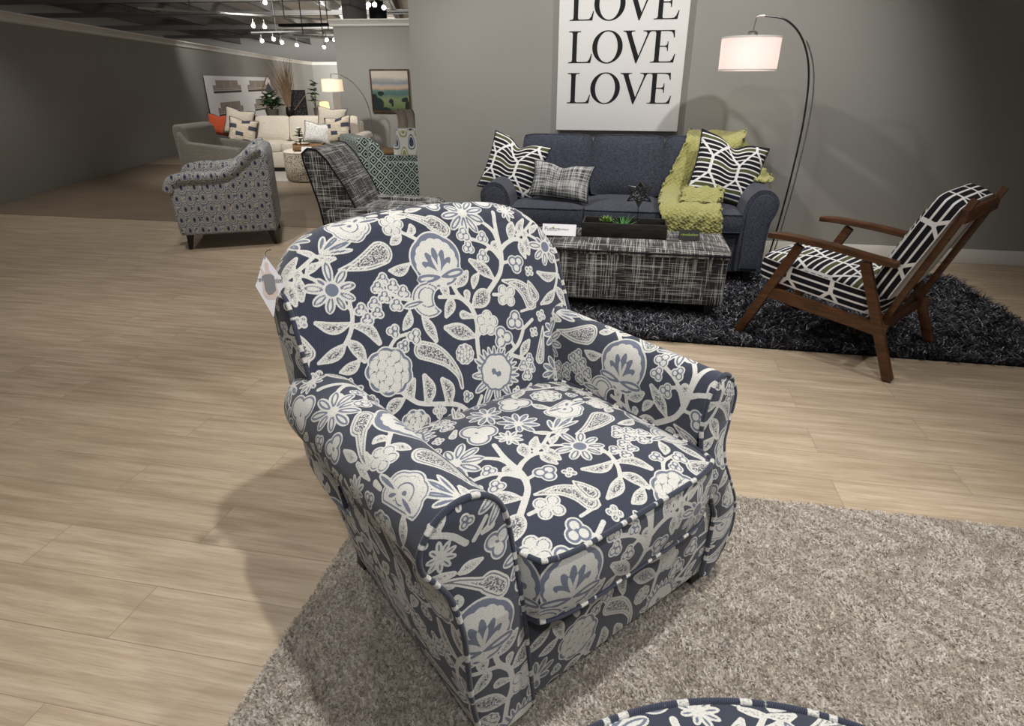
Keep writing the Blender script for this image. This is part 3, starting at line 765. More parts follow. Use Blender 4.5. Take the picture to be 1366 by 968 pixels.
for sd in (-1, 1):
    ys = np.r_[np.linspace(YF, .30, 260)]
    V = []; U = []
    for y in ys:
        k = .012 * (y - YF) / .7
        P = arm_section(sd, k)
        q = max(0, (y - .18) / .12); f = math.sqrt(max(0, 1 - min(q, 1) ** 2 * .85))
        L = np.r_[0, np.cumsum(np.linalg.norm(np.diff(P, axis=0), axis=1))]
        cx, cz = .345 * sd, .5
        sh = 1 - (1 - f) * .35
        t_ = min(max((y - YF) / .66, 0), 1); fl = (.012 if sd < 0 else .03) * math.sin(PI * t_) ** .6; tp = 1 - .10 * t_
        for (px, pz), l_ in zip(P, L):
            lo = max(0, (.45 - pz) / .37) if abs(px) > .34 else 0
            V.append((cx + (px - cx) * (sh if pz > .5 or abs(px) > .35 else 1) - px * (1 - tp) * min(lo * 1.5, 1) + sd * fl * math.sin(PI * min(lo, 1)), y + (ysh(pz) * max(0, 1 - (y - YF) / .15) if abs(px) > .34 or pz < .5 else 0), pz - (1 - sh) * .12 * (1 if pz > .5 else 0)))
            U.append((-y * sd, l_))
    n = len(P)
    dressed('arm', V, gridfaces(len(ys), n), U, armchair, -.135 if sd > 0 else .056, .095 if sd > 0 else .06)
    # rear closure of the arm
    mb = MB(); last = V[-n:]
    cen = (np.array(last).mean(0) + np.array([0, .015, 0]))
    o = mesh('arm_rear', list(last) + [tuple(cen)], [(i, i + 1, n) for i in range(n - 1)] + [(n - 1, 0, n)], M['floral'], armchair, False, uv=[(p[0], p[2]) for p in last] + [(cen[0], cen[2])])
    floral.dress(o, [(p[0], p[2]) for p in last] + [(cen[0], cen[2])])
    # front panel: same outline, inner edge leaning in towards the bottom
    S = arm_section(sd); 
    top = int(np.argmax(S[:, 1]))
    inner = S[:top + 1]; outer = S[top:][::-1]          # both end at the crown
    zs = np.linspace(.085, float(S[top, 1]) - .0008, 230)
    oi = outer[np.argsort(outer[:, 1])]; ii = inner[np.argsort(inner[:, 1])]
    def edge(arr, z, which):
        x = np.interp(z, arr[:, 1], arr[:, 0])
        if which == 'in' and z < .45: x = -abs(np.interp(.45, arr[:, 1], arr[:, 0])) + (.45 - z) * .11 if sd < 0 else float(np.interp(z, [.08, .15, .28, .36, .45], [.345, .352, .358, .322, .276]))
        return x
    V = []; U = []
    for z in zs:
        a, b = edge(ii, z, 'in'), edge(oi, z, 'out')
        for k in range(71):
            q = k / 70
            V.append((a + (b - a) * q, YF + ysh(z) - .004 - .012 * math.sin(PI * q) ** .5 * min(1, (.67 - z) / .03) ** .5, z)); U.append((V[-1][0], z))
    dressed('arm_front_panel', V, gridfaces(230, 71), U, armchair, (.35 if sd < 0 else .05), (.03 if sd < 0 else .3))
    line = [(edge(oi, z, 'out'), YF - .006, z) for z in np.linspace(.085, .585, 60)]
    crown = [(p[0], YF - .006, p[1]) for p in S[::-1] if p[1] > .57 and True]
    line = [(p[0], YF - .006, p[1]) for p in S[::-1]]
    line = [(p[0], p[1] + ysh(p[2]), p[2]) for p in line]
    line = [p for p in line if p[2] > .45 or abs(p[0]) > .35] + [(edge(ii, z, 'in'), YF - .006 + ysh(z), z) for z in np.linspace(.44, .085, 40)]
    piping('arm_piping', line, .0058, armchair, phase=.2 * sd)

# seat cushion
cush = thing('seat_cushion', None, None); cush.parent = armchair; cush.location = (0, -.155, 0)
V, F, uv, base_ = pad(.277, .285, .352, .500, .038, n=190, k=.075)
topn = 190 * 190
uv = np.array(uv, float)
uv[:topn] = V[:topn, :2] + np.array([-.33, -.155 + .62])
# boxing band: unroll so that u follows the front edge
bx = V[topn:, 0]; bz = V[topn:, 2]; by = V[topn:, 1]
uv[topn:, 0] = np.where(by < -.2, bx, uv[topn:, 0]) + .19; uv[topn:, 1] = bz - .025
bpy.data.objects.remove(cush)
def refine_band(base, h0, h1, rows=48):
    base = np.array(base); m = len(base); V = []; U = []
    P0 = resample(np.r_[base, base[:1]], .0035); m = len(P0)
    nrm = P0[:, :2] / np.linalg.norm(P0[:, :2], axis=1, keepdims=True)
    L = np.r_[0, np.cumsum(np.linalg.norm(np.diff(P0[:, :2], axis=0), axis=1))]
    for i in range(m):
        for r in range(rows + 1):
            q = r / rows; bul = .010 * math.sin(PI * q) ** .7
            V.append((P0[i, 0] + nrm[i, 0] * bul, P0[i, 1] + nrm[i, 1] * bul, h1 + (h0 - h1) * q)); U.append((L[i], h1 + (h0 - h1) * q))
    return V, gridfaces(m, rows + 1), np.array(U), P0
cu = thing('x', None, None); bpy.data.objects.remove(cu)
nt = 190
Vt = V[:topn] + np.array([0, -.155, 0]); Ut = uv[:topn]
o = dressed('seat_cushion', Vt, gridfaces(nt, nt), Ut, armchair)
seat_cushion = o
Vb, Fb, Ub, P0 = refine_band(base_, .352, .500)
Vb = np.array(Vb) + np.array([0, -.155, 0])
# u equals x along the front edge
fr_ = Vb[:, 1] < -.42
off = np.mean(Vb[fr_, 0] - Ub[fr_, 0]) if fr_.any() else 0
sgn = np.polyfit(Ub[fr_, 0], Vb[fr_, 0], 1)
Ub[:, 0] = Ub[:, 0] * (1 if sgn[0] > 0 else -1); off = np.mean(Vb[fr_, 0] - Ub[fr_, 0]); Ub[:, 0] += off
o = dressed('cushion_boxing', Vb, Fb, Ub, seat_cushion, .19, -.025)
for zz in (.500, .352):
    piping('cushion_piping', [(p[0] * 1.004, p[1] * 1.004 - .155, zz) for p in P0], .0055, seat_cushion, phase=zz)

# rail below the cushion
V = []; U = []
for x in np.linspace(-.262, .352, 200):
    for z in np.linspace(.085, .352, 80):
        V.append((x, -.376 - .008 * math.sin(PI * (z - .085) / .267), z)); U.append((x, z))
dressed('front_rail', V, gridfaces(200, 80), U, armchair, -.12, .0)
# under-deck and outer back close the frame
mb = MB(); mb.box(-.27, .27, -.355, .30, .085, .345)
o = mb.build('seat_deck', M['sofa'], armchair)
V = []; U = []
for x in np.linspace(-1, 1, 150):
    for z in np.linspace(.085, .62, 110):
        w = .30 + .05 * min(1, (z - .085) / .3)
        V.append((x * w, .298 + .03 * math.cos(x * PI / 2) ** .5 if abs(x) < 1 else .298, z)); U.append((-x * w, z))
dressed('outer_back', V, gridfaces(150, 110), U, armchair)
for x, y in ((-.30, -.30), (.372, -.322), (-.29, .27), (.29, .27)):
    sx = 1 if x > 0 else -1; sy = 1 if y > 0 else -1
    mb = MB(); a, b = .032, .021
    mb.hexa([(x + i * b + sx * .012, y + j * b + sy * .012, .012) for i, j in ((-1, -1), (1, -1), (1, 1), (-1, 1))], [(x + i * a, y + j * a, .10) for i, j in ((-1, -1), (1, -1), (1, 1), (-1, 1))])
    mb.build('leg', M['dark_wood'], armchair, bevel=.003)

# ------------------------------------------------------------------ room frame: s runs along the long wall, n towards it
WA = math.radians(-11)
def W(s_, n_, z=0.0): return (s_ * math.cos(WA) - n_ * math.sin(WA), s_ * math.sin(WA) + n_ * math.cos(WA), z)
def struct(o): o['kind'] = 'structure'; return o
def wall(name, p, q, z0, z1, th=.12, mat='wall', crown=None, base=True):
    """wall from p to q (its visible face on that line), thickness away to the left of p->q"""
    p = np.array(p[:2]); q = np.array(q[:2]); L = np.linalg.norm(q - p); a = math.atan2(q[1] - p[1], q[0] - p[0])
    mb = MB(); mb.box(0, L, 0, th, z0, z1); o = struct(mb.build(name, M[mat], bevel=.002)); o.location = (p[0], p[1], 0); o.rotation_euler = (0, 0, a)
    if crown:
        mb = MB(); mb.prism([(0, 0)], 0, 0) if False else None
        c = [(0, z1 - .02), (-.015, z1 - .02), (-.03, z1 - .005), (-.03, z1 + .02), (-.06, z1 + .06), (-.075, z1 + .065), (-.075, z1 + .09), (th + .02, z1 + .09), (th + .02, z1 + .0005), (0, z1 + .0005)]
        V = [(x, y, z) for x in (-.05, L + .05) for y, z in c]; k = len(c)
        mb.add(V, [tuple(range(k)), tuple(range(2 * k - 1, k - 1, -1))] + [(i, (i + 1) % k, (i + 1) % k + k, i + k) for i in range(k)])
        t = struct(mb.build(crown, M['white_paint'])); t.location = o.location; t.rotation_euler = o.rotation_euler
    return o

mb = MB(); mb.box(-20, 9, -4, 42, -.06, 0); struct(mb.build('floor', M['floor']))
# darker boards beyond the seam
a_, b_, c_, d_ = W(-9.5, 5.29), W(-1.0, 5.29), W(-1.0, 9.6), W(-9.5, 9.6)
mb = MB(); mb.hexa([(*p[:2], .0) for p in (W(-12, 5.45), W(-1.0, 5.45), W(-1.0, 9.6), W(-12, 9.6))], [(*p[:2], .004) for p in (W(-12, 5.45), W(-1.0, 5.45), W(-1.0, 9.6), W(-12, 9.6))])
struct(mb.build('floor_aisle', M['floor2']))
wall('wall_back', W(-1.85, 5.25), W(5.2, 5.25), 0, 3.28, .14)
wall('wall_right', W(5.2, 5.39), W(5.2, -1.5), 0, 3.28, .12)
mb = MB(); mb.box(0, 7.05, -.014, 0, .0, .11); t = struct(mb.build('baseboard_back', M['white_paint'], bevel=.003)); t.location = W(-1.85, 5.25); t.rotation_euler = (0, 0, WA)
wall('wall_partition', (-2.965, 11.5), (2.2, 11.05), 0, 2.135, .16, crown='trim_1')
wall('wall_left', (-4.6, -3.0), (-8.05, 24.8), 0, 1.95, .14, crown='trim_2')
wall('wall_far_corner', (-8.05, 24.8), (-8.2, 27.8), 0, 1.95, .14, crown='trim_3')
wall('wall_far', (-8.2, 27.8), (-2.0, 27.8), 0, 1.95, .14, crown='trim_4')
# bulkhead behind the ceiling void
wall('wall_bulkhead', (-20, 31.0), (4, 40.0), 1.5, 3.3, .2, 'bulkhead')
mb = MB(); mb.box(-20, 9, -4, 42, 3.3, 3.4); struct(mb.build('ceiling', M['ceiling']))
WL = math.atan2(24.8 + 3.0, -8.05 + 4.6)
def ceil_bar(kind, p, q, z0, z1, w, mat):
    p = np.array(p); q = np.array(q); L = np.linalg.norm(q - p); a = math.atan2(*(q - p)[::-1])
    mb = MB()
    if kind == 'beam':
        mb.box(0, L, -w / 2, w / 2, z0, z0 + .02); mb.box(0, L, -w / 2, w / 2, z1 - .02, z1); mb.box(0, L, -.01, .01, z0, z1)
    else: mb.box(0, L, -w / 2, w / 2, z0, z1)
    o = mb.build('trim_5' if kind == 'beam' else kind, M[mat], bevel=.004 if kind != 'beam' else 0)
    o.location = (p[0], p[1], 0); o.rotation_euler = (0, 0, a); return o
dv = np.array([math.cos(WL), math.sin(WL)])
for i, (x, y, L) in enumerate([(-4.0, 12, 22), (-5.6, 12, 22), (-7.2, 12, 22), (-8.9, 13, 22), (-2.3, 12, 22), (-10.8, 14, 20), (-.6, 12, 22)]):
    struct(ceil_bar('beam', (x, y), np.array((x, y)) + dv * L, 2.98, 3.28, .14, 'beam'))
for i, y in enumerate((15.2, 18.5, 22.5, 27, 12.6)):
    struct(ceil_bar('beam', (-14, y + .8), (2, y - .8), 2.86 + .03 * (i % 2), 3.0, .16, 'beam'))
for i, (p, q, z0, z1, w, lab) in enumerate([((-4.45, 13.4), (-3.45, 13.2), 2.25, 2.30, .2, 'long dark grey ceiling unit hung below the far beams'),
                                   ((-3.05, 12.9), (-2.85, 13.4), 2.3, 3.28, .18, 'dark grey square shaft rising above the partition crown')]):
    tag(ceil_bar('ceiling_duct', p, q, z0, z1, w, 'dark_duct' if i == 0 else 'duct'), lab, 'duct')
mb = MB(); mb.lathe([(.13, 0), (.17, .02), (.17, .3), (.12, .38), (.02, .4)], 20)
o = mb.build('ceiling_speaker', M['dark_duct'], smooth=True); o.location = (-2.6, 13.6, 2.32)
tag(o, 'dark blue-black hanging drum above the crown of the partition wall', 'ceiling speaker')
mb = MB(); mb.box(-.01, .01, -.01, .01, .4, .96); mb.build('hanger_rod', M['duct'], o)

# track lights
def track(p, q, z, n, aim, label, glow=True, offs=0, drop=.0, big=1.0):
    p = np.array(p); q = np.array(q); L = np.linalg.norm(q - p); a = math.atan2(*(q - p)[::-1])
    t = thing('lighting_track', label, 'track light rail', (p[0], p[1], z), a, 'ceiling lighting tracks')
    mb = MB(); mb.box(0, L, -.018, .018, 0, .03); mb.build('rail', M['white_plastic'], t, bevel=.003)
    k = max(2, int(L / 2.2))
    for i in range(k):
        mb = MB(); x = L * (i + .5) / k; mb.box(x - .008, x + .008, -.008, .008, .03, 3.3 - z); mb.build('hanger', M['duct'], t)
    pos = []
    for i in range(n):
        x = L * (i + .5 + .25 * math.sin(i * 2.4 + offs)) / n
        pos.append((p + (q - p) * x / L, z))
    return pos
def head(pos, z, aim, label, s=1.0):
    s *= .8; h = thing('spotlight', label, 'spotlight', (pos[0], pos[1], z), 0, 'spotlights on the ceiling tracks')
    d = Vector(aim).normalized(); c = Vector((0, 0, -.13 * s))
    mb = MB(); mb.tube([(0, 0, 0), (0, 0, -.09 * s)], .012 * s, 8); mb.build('stem', M['white_plastic'], h)
    mb = MB(); b = c - d * .07 * s; e = c + d * .05 * s
    mb.tube([b, b + d * .02 * s, c, e, e - d * .004], [.018 * s, .04 * s, .046 * s, .055 * s, .047 * s], 14)
    mb.build('lamp_head', M['white_plastic'], h, smooth=True)
    mb = MB(); mb.tube([e - d * .012 * s, e + d * .006 * s, e + d * .014 * s], [.046 * s, .044 * s, .02 * s], 14); mb.build('bulb', M['bulb'], h, smooth=True)
    return h
heads = [  # pixel derived positions over the far area
 ((-5.20, 14.0), 2.44, (.2, -.9, -.7)), ((-4.98, 14.0), 2.42, (.3, -.9, -.7)), ((-4.62, 13.2), 2.82, (.3, -.8, -.5)), ((-4.55, 13.0), 2.74, (.3, -.8, -.5)),
 ((-4.98, 14.4), 2.22, (.5, -.8, -.5)), ((-4.82, 14.4), 2.16, (.6, -.8, -.5)), ((-4.62, 14.8), 2.14, (0, -.9, -.7)), ((-5.3, 14.6), 2.2, (.5, -.8, -.5)),
 ((-3.98, 14.6), 2.09, (-.1, -.9, -.6)), ((-3.55, 14.6), 2.03, (-.2, -.9, -.6)), ((-3.68, 14.3), 2.2, (.2, -.9, -.4)), ((-3.52, 14.4), 2.14, (.5, -.9, -.3)), ((-3.85, 14.3), 2.2, (.5, -.9, -.4)), ((-3.42, 14.5), 2.12, (.7, -.8, -.2)),
 ((-2.48, 12.2), 2.62, (.1, -.9, -.4)), ((-2.38, 12.2), 2.62, (.2, -.9, -.4)), ((-2.22, 12.2), 2.58, (.1, -.9, -.5))]
words = ['first', 'second']
for (p, z, aim), lab in zip(heads, [
 'white spotlight at the left end of the near far-room track', 'white spotlight just right of the leftmost one on the near track', 'upper white spotlight glowing near the top edge of the photo', 'lower of the two spotlights glowing near the top edge',
 'left spotlight of the close pair above the far left wall', 'right spotlight of the close pair above the far left wall', 'single low spotlight above the tall dried grass', 'dim spotlight at the far left photo edge above the posters',
 'round glowing spotlight above the dark patterned panel', 'small glowing spotlight above the far white lamp shade', 'leftmost bright spotlight of the cluster by the partition', 'middle bright spotlight of the cluster by the partition', 'tilted spotlight starting the cluster by the partition', 'rightmost spotlight of the cluster beside the lit tube',
 'left spotlight of the three above the landscape painting', 'middle spotlight of the three above the landscape painting', 'right spotlight of the three above the landscape painting']):
    head(p, z, aim, lab)
track((-6.6, 12.4), (-3.9, 14.6), 2.46, 0, None, 'white track rail nearest above the far room')
track((-5.6, 14.9), (-3.2, 14.2), 2.24, 0, None, 'white track rail slanting above the dried grass')
track((-4.4, 13.9), (-3.75, 14.45), 2.13, 0, None, 'short white track rail ending at the partition')
track((-2.9, 12.2), (-1.2, 12.2), 2.64, 0, None, 'white track rail above the landscape painting')
track((-5.4, 13.1), (-3.4, 13.0), 2.86, 0, None, 'highest white track rail near the top of the photo')
t = thing('tube_light', 'bright slanted tube lamp above the far room beside the partition', 'tube light', (-3.5, 14.8, 2.10), math.radians(-18))
mb = MB(); mb.tube([(0, 0, 0), (.75, 0, 0)], .03, 10); mb.build('tube', M['tube'], t)
mb = MB(); mb.box(-.02, .77, -.03, .03, .028, .06); mb.box(.1, .11, 0, .01, .06, 1.2); mb.box(.6, .61, 0, .01, .06, 1.2); mb.build('housing', M['white_plastic'], t)

# ------------------------------------------------------------------ rugs with real pile
def rug(name, label, s0, s1, n0, n1, dens, h, w, mat, base_mat, seed, lean=.6, edge_wobble=.008, z0=.0):
    R_ = np.random.RandomState(seed)
    t = thing(name, label, 'rug', W((s0 + s1) / 2, (n0 + n1) / 2, z0), WA)
    a, b = (s1 - s0) / 2, (n1 - n0) / 2
    mb = MB(); mb.box(-a, a, -b, b, 0, .008); mb.build('backing', M[base_mat], t, bevel=.003)
    N = int(4 * a * b * dens)
    x = R_.uniform(-a, a, N); y = R_.uniform(-b, b, N)
    ang = R_.uniform(0, 2 * PI, N); hh = h * R_.uniform(.65, 1.15, N); ww = w * R_.uniform(.7, 1.3, N)
    flow = np.sin(x * 23 + np.sin(y * 17) * 2) * 1.5 + np.cos(y * 29 + x * 14)
    la = ang * .8 + flow; ln = lean * R_.uniform(.3, 1.2, N) * hh
    dx, dy = np.cos(la) * ln, np.sin(la) * ln
    px, py = np.cos(ang) * ww / 2, np.sin(ang) * ww / 2
    zz = np.full(N, .006)
    P = np.stack([
        np.stack([x - px, y - py, zz], 1), np.stack([x + px, y + py, zz], 1),
        np.stack([x + px * 1.2 + dx * .45, y + py * 1.2 + dy * .45, .006 + hh * .6], 1), np.stack([x - px * 1.2 + dx * .45, y - py * 1.2 + dy * .45, .006 + hh * .6], 1),
        np.stack([x + px * .6 + dx * 1.3, y + py * .6 + dy * 1.3, .006 + hh], 1), np.stack([x - px * .6 + dx * 1.3, y - py * .6 + dy * 1.3, .006 + hh], 1)], 1).reshape(-1, 3)
    i = np.arange(N)[:, None] * 6
    F = np.concatenate([i + np.array([[0, 1, 2, 3]]), i + np.array([[3, 2, 4, 5]])])
    o = mesh('pile', P, F, M[mat], t, True)
    o['kind'] = 'stuff'
    v = np.repeat(R_.uniform(0, 1, N), 6).astype(np.float32)
    at = o.data.attributes.new('tuft', 'FLOAT', 'POINT'); at.data.foreach_set('value', v)
    return t
def pile_mat(name, cols, rough=.85, spec=.2, trans=0):
    m = NT(name, rough, spec); f = m.n('ShaderNodeAttribute', attribute_name='tuft').outputs['Fac']
    c = m.ramp(f, cols); m.base(c)
    if trans:
        tr = m.n('ShaderNodeBsdfTranslucent'); m.l(c, tr.inputs[0]); mx = m.n('ShaderNodeMixShader'); mx.inputs[0].default_value = trans
        m.l(m.b.outputs[0], mx.inputs[1]); m.l(tr.outputs[0], mx.inputs[2]); m.l(mx.outputs[0], [n for n in m.t.nodes if n.type == 'OUTPUT_MATERIAL'][0].inputs['Surface'])
    return m.m
M['grey_pile'] = pile_mat('taupe_shag_yarn', [(0, (.42, .375, .325)), (.25, (.64, .59, .53)), (.8, (.85, .81, .76)), (1, (.92, .90, .86))], trans=.45)
M['grey_back'] = simple('taupe_rug_backing', (.55, .5, .44), .95, .1, noise=.2)
M['black_pile'] = pile_mat('black_glossy_shag_yarn', [(0, (.005, .005, .007)), (.55, (.013, .013, .019)), (.8, (.05, .05, .065)), (.93, (.22, .22, .25)), (1, (.42, .42, .46))], .38, .6)  # lighter grey threads mixed in; palest tufts paint glints into the colour
M['black_back'] = simple('black_rug_backing', (.006, .006, .008), .95, .1, noise=.2)
rug('shag_rug', 'taupe shag rug lying under the floral armchair', -.775, 1.75, -.55, 1.8, 85000, .011, .0050, 'grey_pile', 'grey_back', 3)
rug('shag_rug', 'black glossy shag rug under the plaid ottoman and sofa front', -1.35, 2.25, 3.17, 4.72, 24000, .036, .0055, 'black_pile', 'black_back', 5, 1.2)
mb = MB(); mb.box(-1.5, 1.7, -.8, 1.1, 0, .012); o = mb.build('area_rug', M['greyfab'], bevel=.004); o.location = (-3.2, 9.75, 0); o.rotation_euler = (0, 0, WA)
tag(o, 'flat grey green rug under the far cream sofa and round ottoman', 'rug')

# ------------------------------------------------------------------ LOVE canvas
def letter(ch):
    """high contrast roman capitals, unit height, returns polygons (outer, holes)"""
    if ch == 'L':
        return [[(0, 0), (.70, 0), (.74, .29), (.715, .29), (.66, .12), (.60, .045), (.50, .035), (.30, .035), (.265, .05), (.255, .1), (.255, .90), (.27, .955), (.30, .968), (.37, .972), (.37, 1), (0, 1), (0, .972), (.07, .968), (.10, .955), (.115, .90), (.115, .1), (.10, .045), (.07, .032), (0, .028)]], [], .77
    if ch == 'V':
        return [[(.40, -.02), (.43, -.02), (.75, .88), (.785, .945), (.83, .968), (.87, .972), (.87, 1), (.58, 1), (.58, .972), (.64, .968), (.685, .95), (.70, .91), (.69, .86), (.475, .22), (.24, .86), (.225, .92), (.235, .952), (.27, .968), (.33, .972), (.33, 1), (-.03, 1), (-.03, .972), (.02, .965), (.06, .94), (.09, .87)]], [], .84
    if ch == 'E':
        return [[(0, 0), (.70, 0), (.74, .27), (.715, .27), (.66, .115), (.60, .045), (.50, .033), (.30, .033), (.265, .045), (.255, .09), (.255, .49), (.40, .49), (.455, .475), (.475, .43), (.48, .36), (.505, .36), (.505, .66), (.48, .66), (.475, .59), (.455, .54), (.40, .525), (.255, .525), (.255, .967), (.48, .967), (.575, .95), (.62, .90), (.655, .77), (.68, .77), (.665, 1), (0, 1), (0, .972), (.07, .968), (.10, .955), (.115, .90), (.115, .1), (.10, .045), (.07, .032), (0, .028)]], [], .74
    out_ = [(.47 + .47 * math.cos(t) , .5 + .52 * math.sin(t)) for t in np.linspace(0, 2 * PI, 49)[:-1]]
    inn = [(.47 + .315 * math.cos(t), .5 + .485 * math.sin(t)) for t in np.linspace(0, 2 * PI, 49)[:-1]]
    return [out_], [inn], .94
M['ink'] = simple('black_print', (.006, .006, .008), .6, .3, noise=.05)
M['canvas'] = simple('white_canvas', (.74, .735, .725), .85, .2, noise=.015, scale=60)
sign = thing('wall_canvas', 'tall white canvas repeating the word LOVE in black serif capitals', 'wall art', W(-.18, 5.25, .934), WA)
mb = MB(); mb.box(-.472, .472, -.05, -.002, 0, 1.42); mb.build('canvas', M['canvas'], sign, bevel=.004)
for row in range(4):
    z0 = .198 + row * .283
    hh = .214; adv = [0, .755, 1.70, 2.55]; tot = 3.29; sc_ = .792 / tot
    for ch, ad in zip('LOVE', adv):
        polys, holes, wd = letter(ch); bm = bmesh.new()
        x0 = -.392 + ad * sc_ + (-.0 if ch != 'O' else -.004)
        es = []
        for lp in polys + holes:
            vs = [bm.verts.new((x0 + x * sc_, -.0508, z0 + y * hh)) for x, y in lp]
            es += [bm.edges.new((vs[i], vs[(i + 1) % len(vs)])) for i in range(len(vs))]
        bmesh.ops.triangle_fill(bm, use_beauty=True, use_dissolve=False, edges=es)
        r_ = bmesh.ops.extrude_face_region(bm, geom=bm.faces[:]); bmesh.ops.translate(bm, verts=[v for v in r_['geom'] if isinstance(v, bmesh.types.BMVert)], vec=(0, -.0006, 0))
        bmesh.ops.recalc_face_normals(bm, faces=bm.faces)
        me = bpy.data.meshes.new('letter'); bm.to_mesh(me); bm.free(); o = bpy.data.objects.new('letter', me); COL.objects.link(o); me.materials.append(M['ink']); o.parent = sign

# ------------------------------------------------------------------ navy sofa
sofa = thing('sofa', 'navy tweed three seat sofa with rolled arms against the grey wall', 'sofa', W(-.06, 4.70), WA)
F0 = -.46           # front plane in sofa frame
mb = MB(); mb.box(-.83, .80, F0 + .03, .40, .1, .375); mb.build('base', M['sofa'], sofa, bevel=.015)
mb = MB(); mb.box(-.83, .80, .30, .44, .1, .86); mb.build('back_frame', M['sofa'], sofa, bevel=.03)
def sofa_arm(sd):
    c = [(.775, .12), (.775, .45), (.785, .56), (.82, .625), (.87, .655), (.93, .648), (.975, .61), (.99, .56), (.978, .50), (.955, .44), (.945, .30), (.945, .12)]
    P = curve_pts(c, 60); ys = np.linspace(F0, .42, 22)
    V = [(sd * (x if sd < 0 else x - .005), y, z) for y in ys for x, z in P]
    f = gridfaces(22, 60); 
    F = [tuple(map(int, q)) for q in f] + [tuple(range(60)), tuple(range(21 * 60, 22 * 60))[::-1]]
    o = mesh('arm', V, F, M['sofa'], sofa, True); bm = bmesh.new(); bm.from_mesh(o.data); bmesh.ops.recalc_face_normals(bm, faces=bm.faces); bm.to_mesh(o.data); bm.free(); autosmooth(o)
    # front panel with its own welt
    c2 = [(.80, .14), (.80, .44), (.812, .54), (.84, .595), (.88, .62), (.925, .612), (.95, .58), (.955, .54), (.94, .47), (.92, .40), (.91, .14)]
    Q = curve_pts(c2, 50)
    mb = MB(); mb.prism([(sd * x, z) for x, z in Q], F0 - .016, F0 + .004); mb.build('arm_front', M['sofa'], o, bevel=.005)
    mb = MB(); mb.tube([(sd * x, F0 - .010, z) for x, z in Q], .006, 6); mb.build('welt', M['sofa'], o, smooth=True)
sofa_arm(-1); sofa_arm(1)
for k in range(3):
    cx = -.795 + .263 + k * .524
    V, F, uv, base_ = pad(.257, .345, .375, .492, .028, n=26, k=.03)
    o = mesh('seat_cushion', V + np.array([cx, F0 + .335, 0]), F, M['sofa'], sofa, True, uv=uv); autosmooth(o, 1.0)
    for zz in (.492, .378):
        mb = MB(); mb.tube([(p[0] * 1.002 + cx, p[1] * 1.002 + F0 + .335, zz) for p in np.r_[base_, base_[:1]]], .0045, 6, cap=False); mb.build('welt', M['sofa'], o, smooth=True)
    # back cushion: upright pad leaning back
    V, F, uv, base_ = pad(.257, .215, -.07, .06, .045, n=26, k=.05)
    a = math.radians(78); V = np.array(V); x, y, z = V.T
    Y_ = -z * math.sin(a) + y * math.cos(a); Z_ = y * math.sin(a) + z * math.cos(a)
    cz = .705
    def tr(p): return (p[0] + cx, .165 + (-p[2] * math.sin(a) + p[1] * math.cos(a)), cz + p[1] * math.sin(a) + p[2] * math.cos(a))
    o = mesh('back_cushion', [tr(p) for p in V], F, M['sofa'], sofa, True, uv=uv); autosmooth(o, 1.0)
    mb = MB(); mb.tube([tr((p[0] * 1.002, p[1] * 1.002, .06)) for p in np.r_[base_, base_[:1]]], .0045, 6, cap=False); mb.build('welt', M['sofa'], o, smooth=True)
for x in (-.88, .86):
    for y in (F0 + .06, .36):
        mb = MB(); mb.lathe([(.02, .0), (.03, .10), (.034, .125)], 12, (x, y, 0)); mb.build('leg', M['dark_wood'], sofa, smooth=True)

# cushions on it
def throw_pillow(label, w, h, t, mat, s_, n_, z, tilt, roll, yaw, chop, group='throw pillows on the navy sofa'):
    r = thing('throw_pillow', label, 'pillow', W(s_, n_, z), WA + yaw, group)
    r.rotation_euler = (tilt, roll, WA + yaw)
    o = pillow('cover', w, h, t, M[mat], r, 40, chop=chop)
    return r
p1 = throw_pillow('black and white striped lattice pillow against the left sofa arm', .46, .42, .15, 'stripes', -.885, 4.615, .712, math.radians(-20), math.radians(13), math.radians(-14), .05)
mb = MB(); mb.hexa([(-.04, .012, .17), (.05, .012, .17), (.05, .014, .17), (-.04, .014, .17)], [(-.02, .03, .235), (.025, .03, .22), (.025, .032, .22), (-.02, .032, .235)])
o = mb.build('hang_tag', M['white_paint']); o.location = W(-.965, 4.705, .70); o.rotation_euler = (0, 0, WA); tag(o, 'small white paper tag standing up behind the left striped pillow', 'tag')
throw_pillow('small grey plaid lumbar pillow lying beside the left striped pillow', .44, .255, .13, 'plaid_pillow', -.51, 4.43, .648, math.radians(-24), math.radians(4), math.radians(-8), .025)
throw_pillow('black and white striped lattice pillow against the right sofa arm over the green throw', .50, .45, .15, 'stripes', .622, 4.60, .722, math.radians(-20), math.radians(15), math.radians(10), .05)

